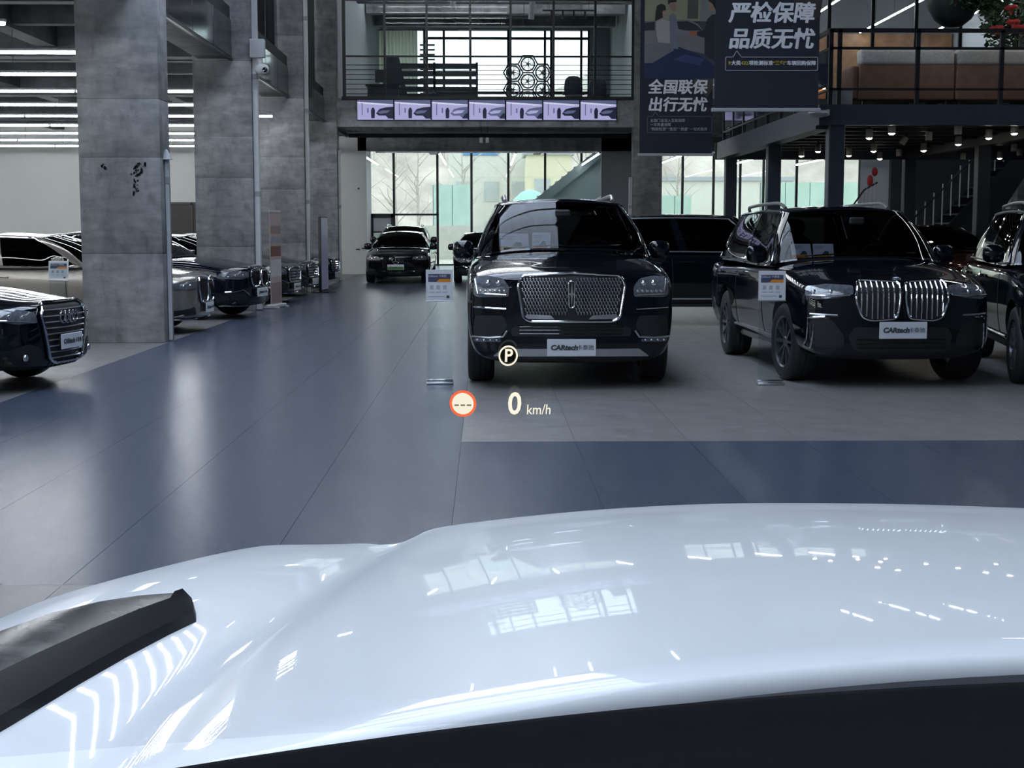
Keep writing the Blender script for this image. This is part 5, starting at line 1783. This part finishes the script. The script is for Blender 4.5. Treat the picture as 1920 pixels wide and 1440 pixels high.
# ------------------------------------------------------------------ upper room contents
hx = thing('honeycomb_display', 'black honeycomb stand of hexagons holding car wheels in the upper room', 'display stand', (1.52, 52.0, 5.4))
hex_c = [(0, 1.98), (-.52, 1.68), (.52, 1.68), (0, 1.38), (-.52, 1.08), (.52, 1.08), (0, .78), (-.52, .48), (.52, .48), (0, .18)]
for k, (x, z) in enumerate(hex_c):
    r = .345
    pts = [(x + r * math.cos(PI / 3 * q), 0, z + r * math.sin(PI / 3 * q)) for q in range(6)]
    MB().tube(pts, .032, 6, True).build('hexagon_frame', M_black_steel, hx)
wd_ = MB().tube([(0, .235 * math.cos(a), .235 * math.sin(a)) for a in np.linspace(0, 2 * PI, 32, endpoint=False)], .030, 8, True)
wd_.lathe([(0.001, .03), (.05, .03), (.06, .0), (.05, -.03), (0.001, -.03)], 16, 'x', cap=False)
for k in range(5):
    for d in (-.12, .12):
        a = 2 * PI * k / 5 + d
        wd_.tube([(0, .04 * math.cos(a), .04 * math.sin(a)), (0, .225 * math.cos(a + d * .4), .225 * math.sin(a + d * .4))], .013, 6)
wr_ = wd_.mesh('display_wheel', M_rim, True, 50)
for k in (0, 1, 2, 3, 4, 5, 6):
    x, z = hex_c[k]
    o = obj('display_wheel', wr_, None, (1.52 + x, 51.98, 5.4 + z), (0, 0, -PI / 2))
    tag(o, 'alloy wheel shown in the honeycomb stand, %s' % ['top cell', 'upper left cell', 'upper right cell', 'centre cell', 'lower left cell', 'lower right cell', 'bottom centre cell'][k], 'wheel', 'wheels in the honeycomb stand')
M_slat = mat('dark_blue_slat', '#1f2733', .5, noise=(4, .1))
rk = thing('slatted_rack', 'wide dark rack of horizontal slats in the upper room', 'rack', (-1.75, 52.2, 5.4))
for z in (.5, .78, 1.05, 1.32, 1.60, 1.86):
    MB().box(-1.35, 1.45, 0, .4, z, z + .16).build('slat', M_slat, rk)
for x in (-1.4, -.1, 1.42):
    MB().box(x, x + .08, 0, .4, 0, 2.06).build('upright', M_black_steel, rk)
MB().prism([(-1.75, 0), (-.8, 0), (-1.30, 2.22), (-1.75, 2.22)], 'y', -.3, -.25).build('end_panel', M_slat, rk)
dk2 = thing('reception_desk', 'dark desk with monitor at the left of the upper room', 'desk', (-3.5, 50.5, 5.4))
MB().rbox(-.55, .5, 0, .6, .0, 1.05, .02).build('desk_body', M_slat, dk2)
MB().rbox(-.62, .55, -.05, .65, 1.05, 1.12, .015).build('desk_top', M_black_steel, dk2)
MB().rbox(-.30, .28, .2, .24, 1.2, 1.62, .01).build('monitor', M_black_steel, dk2)
MB().rbox(-.03, .03, .2, .26, 1.1, 1.25, .01).build('monitor_stand', M_black_steel, dk2)
for k, (x, y, lab) in enumerate(((3.05, 50.2, 'dark lounge chair in the upper room beside the honeycomb stand'), (3.95, 50.9, 'dark office chair at the right of the upper room'))):
    t = thing('chair', lab, 'chair', (x, y, 5.4))
    MB().blob((0, .05, .62), (.32, .30, .14), 3.2).build('seat', M_slat, t, True)
    MB().blob((0, .32, 1.0), (.32, .10, .42), 3.0).build('backrest', M_slat, t, True)
    MB().lathe([(.03, 0), (.03, .55)], 10, 'z').build('stem', M_black_steel, t)
    MB().lathe([(.26, 0), (.24, .04), (.03, .06)], 16, 'z').build('base', M_black_steel, t, True, 40)
    for s in (-1, 1):
        MB().blob((s * .34, .08, .80), (.05, .26, .05), 3).build('armrest', M_slat, t, True)
ct = thing('curtain', 'pale pleated curtain at the left of the bright upper window', 'curtain', (-4.0, 61.4, 5.4))
P = [[(-.58 + 1.76 * i / 72, .06 * math.sin(i * 1.05), z) for z in (0, 2, 4.4)] for i in range(73)]
MB().grid(P).build('cloth', cloth('pale_curtain', '#d0d3c8', .5), ct, True, 60)
MB().tube([(-.5, 0, 4.42), (2.9, 0, 4.42)], .02, 6).build('rod', M_black_steel, ct)
bl = thing('slat_blind', 'grey horizontal blind slats between the curtain and the bright window', 'blind', (-2.4, 61.6, 5.4))
for k in range(20):
    MB().box(-.33, .30, -.04, .04, .0 + .2 * k, .07 + .2 * k).build('slat', M_grey_plastic, bl)
for x in (-.3, .27):
    MB().tube([(x, 0, .2), (x, 0, 4.4)], .006, 5).build('cord', M_black_steel, bl)
for k, (y, z) in enumerate(((46.8, 9.3), (50.5, 9.3), (54.5, 9.5), (58.5, 9.6))):
    o = MB().box(-4.4, 5.2, y, y + .5, z, HALL_TOP).build('beam', M_concrete)
    o.name = 'trim_%d' % (4 + k)
    struct(o, 'concrete beam under the upper room ceiling')
for k, (x0, x1, y, z) in enumerate(((-1.3, 1.6, 49.5, 8.62), (1.9, 3.6, 48.5, 8.7))):
    t = thing('track_rail', ('black lighting track in the upper room, left', 'black lighting track in the upper room, right')[k], 'lighting track', ((x0 + x1) / 2, y, z))
    h = (x1 - x0) / 2
    MB().box(-h, h, -.03, .03, 0, .05).build('track', M_black_steel, t)
    for q in range(4):
        x = -h + .3 + q * (2 * h - .6) / 3
        MB().lathe([(.035, -.22), (.035, 0)], 10, 'z', (x, 0, 0)).build('track_spot', M_black_steel, t, True, 40)
    for s in (-1, 1):
        MB().tube([(s * h * .8, 0, .05), (s * h * .8, 0, 2.0)], .008, 5).build('hanger', M_black_steel, t)
for k, (pts, lab) in enumerate((([(-1.2, 47.5, 9.9), (-1.0, 47.6, 8.6)], 'white duct pipe sloping down in the upper room, left'), ([(1.55, 47.6, 9.0), (1.50, 47.8, 8.35)], 'white duct pipe hanging in the upper room, right'))):
    t = thing('duct_pipe', lab, 'pipe', (0, 0, 0))
    MB().tube(pts, .10, 10).build('duct', M_white_metal, t, True, 60)
    MB().tube([pts[0], (pts[0][0], pts[0][1], 11)], .015, 6).build('hanger', M_black_steel, t)

# ------------------------------------------------------------------ hanging banners
M_banner = mat('navy_banner_cloth', '#1c2030', .7, noise=(3, .08))
M_bar = mat('banner_bar', '#a9abb0', .4, noise=(10, .05))
M_char = mat('banner_white_ink', '#e6e8ec', .7, noise=(10, .05))
M_yel = mat('banner_yellow_ink', '#b8a83c', .7, noise=(10, .05))
def banner(label, x, y, w, z0, z1):
    t = thing('hanging_banner', label, 'banner', (x, y, z0))
    MB().box(-w / 2, w / 2, -.004, .004, .02, z1 - z0).build('cloth', M_banner, t)
    MB().rbox(-w / 2 - .04, w / 2 + .04, -.022, .022, -.025, .03, .01).build('bottom_bar', M_bar, t)
    MB().rbox(-w / 2 - .04, w / 2 + .04, -.02, .02, z1 - z0 - .02, z1 - z0 + .03, .01).build('top_bar', M_bar, t)
    for s in (-1, 1):
        MB().tube([(s * w * .45, 0, z1 - z0), (s * w * .45, 0, HALL_TOP - z0)], .006, 5).build('cord', M_black_steel, t)
    return t
def frame_box(t, x0, x1, z0, z1, tip, m, r=.008):
    p = rpoly([(x0, z0), (x1, z0), (x1, z1), (tip + .07, z1), (tip, z1 + .09), (tip - .05, z1), (x0, z1)], .015, 2)
    MB().tube([(a, -.007, b) for a, b in p], r, 4, True).build('speech_frame', m, t)
bR = banner('navy hanging banner at the right with two lines of large characters', 4.05, 21.0, 1.50, 3.26, 8.2)
S1 = 21.0 / 2700
def bz(v):
    return (430 - v) * S1 + 1.55 - 3.26
def bx(u):
    return (u - 910) * S1 * 1.003 - 4.05
for v, s in ((36, '严检保障'), (83, '品质无忧')):
    text(s, .305, M_char, bR, (bx(1436), -.006, bz(v)), shear=.13, bold=.002, name='lettering', sx=1.02, sy=1.0, spacing=.98, fat=.009)
frame_box(bR, bx(1353), bx(1523), bz(138), bz(114), bx(1373), mat('banner_grey_ink', '#a3a6ae', .7, noise=(10, .05)), .006)
for u, s, m in ((1360, '9', M_yel), (1372, '大类', M_char), (1388, '432', M_yel), (1418, '项检测标准', M_char), (1453, '“三包”', M_yel), (1493, '车辆回购保障', M_char)):
    text(s, .070, m, bR, (bx(u), -.006, bz(125)), bold=.0005, name='lettering', fat=.002)
MB().prism([(bx(1505), bz(52)), (bx(1526), bz(40)), (bx(1530), bz(5)), (bx(1500), bz(-10)), (bx(1475), bz(10))], 'y', -.0052, -.0045).build('printed_glow', mat('banner_brown_print', '#38302f', .7, noise=(4, .1)), bR)

bL = banner('hanging banner beside the concrete column with a printed photo of people and cars', 3.93, 30.0, 1.50, 3.08, 9.0)
S2 = 30.0 / 2700
def lz(v):
    return (430 - v) * S2 + 1.55 - 3.08
def lx(u):
    return (u - 910) * S2 * 1.003 - 3.93
def lp(poly, col, name, y=-.0052):
    """poly in the coordinates of the enlarged print (4.8 units to a picture unit)"""
    MB().prism([(lx(1180 + a / 4.8), lz(b / 4.8)) for a, b in poly], 'y', y, y + .0006).build(name, mat('print_' + col.strip('#'), col, .7, noise=(6, .06)), bL)
lp([(110, -60), (775, -60), (775, 680), (110, 680)], '#3a3f52', 'printed_ground', -.0046)
lp([(110, -60), (775, -60), (775, 235), (110, 235)], '#8f9179', 'printed_window', -.0050)
lp([(490, -60), (585, -60), (580, 215), (485, 215)], '#54504e', 'printed_pillar', -.0054)
lp([(600, -60), (775, -60), (775, 230), (600, 230)], '#7c8488', 'printed_wall', -.0053)
lp([(110, 240), (240, 225), (500, 225), (580, 260), (640, 330), (640, 520), (420, 470), (110, 500)], '#777577', 'printed_white_car', -.0056)
lp([(385, 240), (490, 235), (560, 265), (620, 315), (400, 320)], '#2a2e38', 'printed_car_window', -.0060)
lp([(110, 250), (200, 240), (200, 315), (110, 320)], '#2a2e38', 'printed_car_window', -.0060)
lp([(110, 520), (230, 430), (420, 460), (600, 530), (770, 650), (770, 735), (110, 735)], '#1f2c4f', 'printed_blue_car', -.0064)
lp([(110, 430), (350, 430), (370, 490), (180, 600), (110, 600)], '#6d6e76', 'printed_screen', -.0066)
lp([(360, 570), (470, 525), (640, 560), (600, 620)], '#33426b', 'printed_reflection', -.0068)
lp([(210, 240), (260, 215), (330, 235), (335, 430), (230, 420), (215, 350)], '#a39e9b', 'printed_blouse', -.0072)
lp([(215, 105), (255, 85), (290, 100), (300, 150), (270, 205), (240, 220), (200, 235), (205, 160)], '#2c2726', 'printed_hair', -.0076)
lp([(265, 150), (295, 140), (310, 165), (290, 195), (268, 200)], '#a08579', 'printed_face', -.0080)
lp([(325, 190), (355, 165), (385, 190), (410, 320), (410, 480), (340, 470)], '#6f7684', 'printed_shirt', -.0070)
lp([(318, 100), (330, 60), (370, 60), (390, 90), (385, 140), (355, 155)], '#93766b', 'printed_face', -.0072)
lp([(315, 95), (312, 60), (340, 35), (380, 40), (392, 70), (335, 75)], '#241f1f', 'printed_hair', -.0078)
lp([(385, 300), (490, 320), (550, 330), (550, 355), (470, 350), (385, 345)], '#7d7b84', 'printed_arm', -.0076)
lp([(500, 325), (570, 320), (575, 360), (510, 360)], '#a3624c', 'printed_hands', -.0080)
lp([(560, 330), (640, 310), (660, 220), (700, 180), (770, 170), (770, 600), (650, 540), (640, 380), (570, 360)], '#262a33', 'printed_dark_suit', -.0074)
lp([(670, 100), (690, 150), (730, 150), (720, 70), (680, 70)], '#a5836f', 'printed_face', -.0072)
lp([(668, 60), (690, 30), (740, 25), (768, 50), (765, 120), (735, 140), (705, 85)], '#1e1a1a', 'printed_hair', -.0078)
lp([(545, 700), (715, 700), (715, 830), (670, 900), (560, 800)], '#4a443e', 'printed_glow', -.0050)
for v, s in ((170, '全国联保'), (202, '出行无忧')):
    text(s, .305, M_char, bL, (lx(1264.5), -.006, lz(v)), shear=.13, bold=.002, name='lettering', sx=1.0, fat=.009)
frame_box(bL, lx(1210), lx(1329), lz(252), lz(222), lx(1224), mat('banner_dim_ink', '#666a78', .7, noise=(10, .05)), .006)
for u, v, s in ((1247, 230, '全国门店深入互联保障'), (1234, 237.5, '一年质量保障'), (1268, 245.5, '“购前检测” “售后” “救援” 一站式服务')):
    text(s, .072, mat('banner_dim_white', '#b5b8bf', .7, noise=(10, .05)), bL, (lx(u), -.006, lz(v)), name='lettering')

# ------------------------------------------------------------------ price stands
def price_stand(label, x, y, rz, h0=.84, h1=1.15, tilt=0.0):
    t = thing('price_stand', label, 'sign stand', (x, y, 0), rz, 'acrylic price stands')
    MB().rbox(-.135, .135, -.07, .07, 0, .022, .006).build('base', M_satin, t, True, 40)
    MB().rbox(-.13, .13, -.012, .012, .022, .05, .004).build('clamp', M_chrome, t, True, 40)
    MB().box(-.125, .125, -.0025, .0025, .04, h1 - .02).build('acrylic_sheet', M_acrylic, t)
    c = obj('card_holder', None, t, (0, -.006, h0), (-tilt, 0, 0))
    H = h1 - h0
    MB().box(-.135, .135, -.003, 0, 0, H).build('card', M_paper, c)
    MB().rbox(-.14, .14, -.02, .004, -.012, .0, .003).build('ledge', M_satin, c)
    y_ = -.0042
    MB().prism([(-.112, H * .60), (.112, H * .60), (.112, H * .86), (-.112, H * .86)], 'y', y_, y_ + .001).build('printed_header', mat('header_print', '#454a63', .6, noise=(6, .1)), c)
    MB().prism([(-.03, H * .60), (.112, H * .60), (.112, H * .70), (.0, H * .70)], 'y', y_ - .001, y_).build('printed_band', M_orange, c)
    text('CARtech 卡泰驰', .026, M_paper, c, (-.02, y_ - .002, H * .79), ext=.0002)
    for q in range(3):
        MB().rbox(-.095 + .066 * q, -.06 + .066 * q, y_, y_ + .001, H * .36, H * .50, .001, 1).build('printed_icon', M_ink_light, c)
        MB().box(-.10 + .066 * q, -.05 + .066 * q, y_, y_ + .001, H * .26, H * .29).build('printed_line', M_ink_light, c)
    MB().box(-.11, .05, y_, y_ + .001, H * .12, H * .15).build('printed_line', M_ink_light, c)
    MB().rbox(.07, .10, y_, y_ + .001, H * .08, H * .17, .001, 1).build('printed_stamp', M_ink, c)
    return t
price_stand('clear acrylic price stand left of the mesh-grille SUV', -.46, 14.44, 0)
price_stand('clear acrylic price stand left of the slatted-grille SUV', 2.85, 14.30, 0, .85, 1.14)
price_stand('clear acrylic price stand by the champagne saloon', -5.93, 20.15, math.radians(4), .85, 1.12, .25)

# papers on the dashboards
def paper_card(label, x, y, z, w, h, rz, second=False, lean=.5):
    t = thing('paper_card', label, 'card', (x, y, z), rz)
    c = obj('sheet', None, t, (0, 0, 0), (-lean, 0, 0))
    MB().box(-w / 2, w / 2, 0, .004, 0, h).build('paper', M_paper, c)
    MB().box(-w / 2, w / 2 - .03, -.001, 0, 0, h * .2).build('orange_band', M_orange, c)
    for q in range(2):
        MB().box(-w * .42, -w * .42 + w * (.5 - .1 * q), -.001, 0, h * (.78 - .12 * q), h * (.83 - .12 * q)).build('printed_line', M_ink_light, c)
    MB().prism([(-.02, h * .22), (w * .28, h * .22), (w * .24, h * .45), (.02, h * .5)], 'y', -.001, 0).build('printed_picture', M_ink, c)
    return t
# (x, y, z) are world positions on the dashboards behind the windscreens
paper_card('paper card with orange band on the dashboard of the mesh-grille SUV', .31, 15.56, 1.33, .32, .20, math.radians(3))
paper_card('white sheet beside the orange-banded card on the mesh-grille SUV dashboard', .60, 15.62, 1.34, .20, .20, math.radians(-6))
paper_card('paper card on the dashboard of the slatted-grille SUV, left sheet', 3.42, 15.55, 1.245, .22, .17, math.radians(4))
paper_card('paper card on the dashboard of the slatted-grille SUV, right sheet', 3.655, 15.55, 1.245, .22, .17, math.radians(-4))

# ------------------------------------------------------------------ things on and by the columns
def trunking(label, x, y, z0, z1, w=.09, d=.07):
    t = thing('cable_trunking', label, 'conduit', (x, y, z0), 0, 'white conduits on the columns')
    MB().rbox(0, d, -w / 2, w / 2, 0, z1 - z0, .008, 1).build('channel', M_white_metal, t)
    for q in range(1, int((z1 - z0) / 2.2) + 1):
        MB().rbox(-.001, d + .006, -w / 2 - .006, w / 2 + .006, 2.2 * q - .05, 2.2 * q + .05, .006, 1).build('coupling', M_grey_plastic, t)
    return t
trunking('short white conduit with a cone cap on the nearest column', -4.395, 20.05, 0.02, 2.48, .05, .05)
cone = thing('conduit_cap', 'grey cone shaped cap at the top of the short conduit', 'cap', (-4.37, 20.05, 2.50))
MB().lathe([(.09, 0), (.075, .02), (.012, .14), (0.001, .145)], 16, 'z', cap=False).build('cone', M_grey_plastic, cone, True, 40)
MB().lathe([(.028, -.03), (.028, .01)], 12, 'z').build('collar', M_white_metal, cone, True, 40)
trunking('white trunking running full height on the second column', -4.395, 27.80, .02, 10.9, .16, .10)
trunking('white trunking running full height on the third column', -4.395, 35.70, .02, 10.9, .14, .09)
trunking('white trunking on the farthest left column', -4.395, 43.55, .02, 3.9, .12, .07)
trunking('white conduit strip on the right hand column by the windows', 4.30, 43.42, .02, 3.1, .12, .10)
cb_ = thing('security_camera', 'white wall camera with box mounted on the second column', 'camera', (-4.24, 27.62, 4.55))
MB().rbox(-.165, .11, -.10, .08, .20, .54, .015).build('junction_box', M_white_metal, cb_, True, 40)
MB().rbox(-.01, .06, -.06, .03, -.01, .20, .01).build('arm', M_white_metal, cb_, True, 40)
MB().blob((.06, -.06, -.02), (.13, .09, .10), 2.6).build('head', M_white_metal, cb_, True)
MB().lathe([(0.001, -.155), (.04, -.15), (.05, -.13), (.05, -.1)], 16, 'y', (.12, 0, -.03)).build('camera_lens', M_gloss_black, cb_, True, 40)
cw = thing('wall_cable', 'thin grey cable with a socket box across the second column', 'cable', (-5.2, 27.77, 4.80))
MB().tube([(0, 0, 0), (.78, 0, 0)], .014, 6).build('cable', M_grey_plastic, cw, True)
MB().rbox(.74, .86, -.03, .03, -.05, .05, .01).build('socket_box', M_white_metal, cw)
ru = thing('roll_up_banner', 'white and pink roll-up banner seen edge-on at the second column', 'banner', (-4.16, 28.75, 0), math.radians(83))
MB().rbox(-.42, .42, -.10, .10, .0, .075, .02).build('base', M_white_metal, ru, True, 40)
for s in (-1, 1):
    MB().rbox(s * .35 - .03, s * .35 + .03, -.16, .16, 0, .03, .01).build('foot', M_white_metal, ru)
MB().box(-.40, .40, -.006, .006, .07, 1.90).build('sheet', mat('pale_pink_print', '#b9a9a6', .6, noise=(3, .1)), ru)
MB().rbox(-.42, .42, -.015, .015, 1.88, 1.93, .006).build('top_bar', M_white_metal, ru)
for q, (z0, z1, c) in enumerate(((1.02, 1.22, '#7a4a46'), (1.28, 1.40, '#9aa0aa'), (1.46, 1.62, '#97857f'), (.62, .95, '#c9ccd0'), (.1, .5, '#94827d'))):
    MB().box(-.38, .38, -.008, -.006, z0, z1).build('printed_block', mat('standee_%d' % q, c, .6, noise=(6, .1)), ru)
    MB().box(-.38, .38, .006, .008, z0, z1).build('printed_block', MATS['standee_%d' % q], ru)
bsg = thing('sign_stand', 'tall thin black sign stand seen edge-on by the third column', 'sign stand', (-4.0, 35.75, 0), math.radians(80))
MB().rbox(-.30, .30, -.035, .035, .02, 1.86, .008).build('panel', M_black_steel, bsg)
MB().box(-.28, .28, -.040, -.035, .08, 1.82).build('display', mat('dim_lilac_screen', '#6a6f88', .25, emit=((.35, .35, .55), .12)), bsg)
MB().rbox(-.32, .32, -.22, .22, 0, .03, .01).build('base', M_black_steel, bsg)
# small fittings on the back white panel
for k, (x, z, w, h, lab) in enumerate(((-4.42, .83, .14, .05, 'small dark notice on the back white wall, left'), (-4.22, .87, .13, .04, 'small dark notice on the back white wall, right'), (-4.38, 2.92, .06, .06, 'small dark sensor high on the back white wall'))):
    t = thing('wall_notice', lab, 'notice', (x, 50.29, z))
    MB().rbox(-w / 2, w / 2, -.02, 0, 0, h, .004, 1).build('plate', M_ink, t)
    MB().rbox(-w / 2 + .01, w / 2 - .01, -.023, -.019, .008, h - .008, .002, 1).build('face', M_black_steel, t)
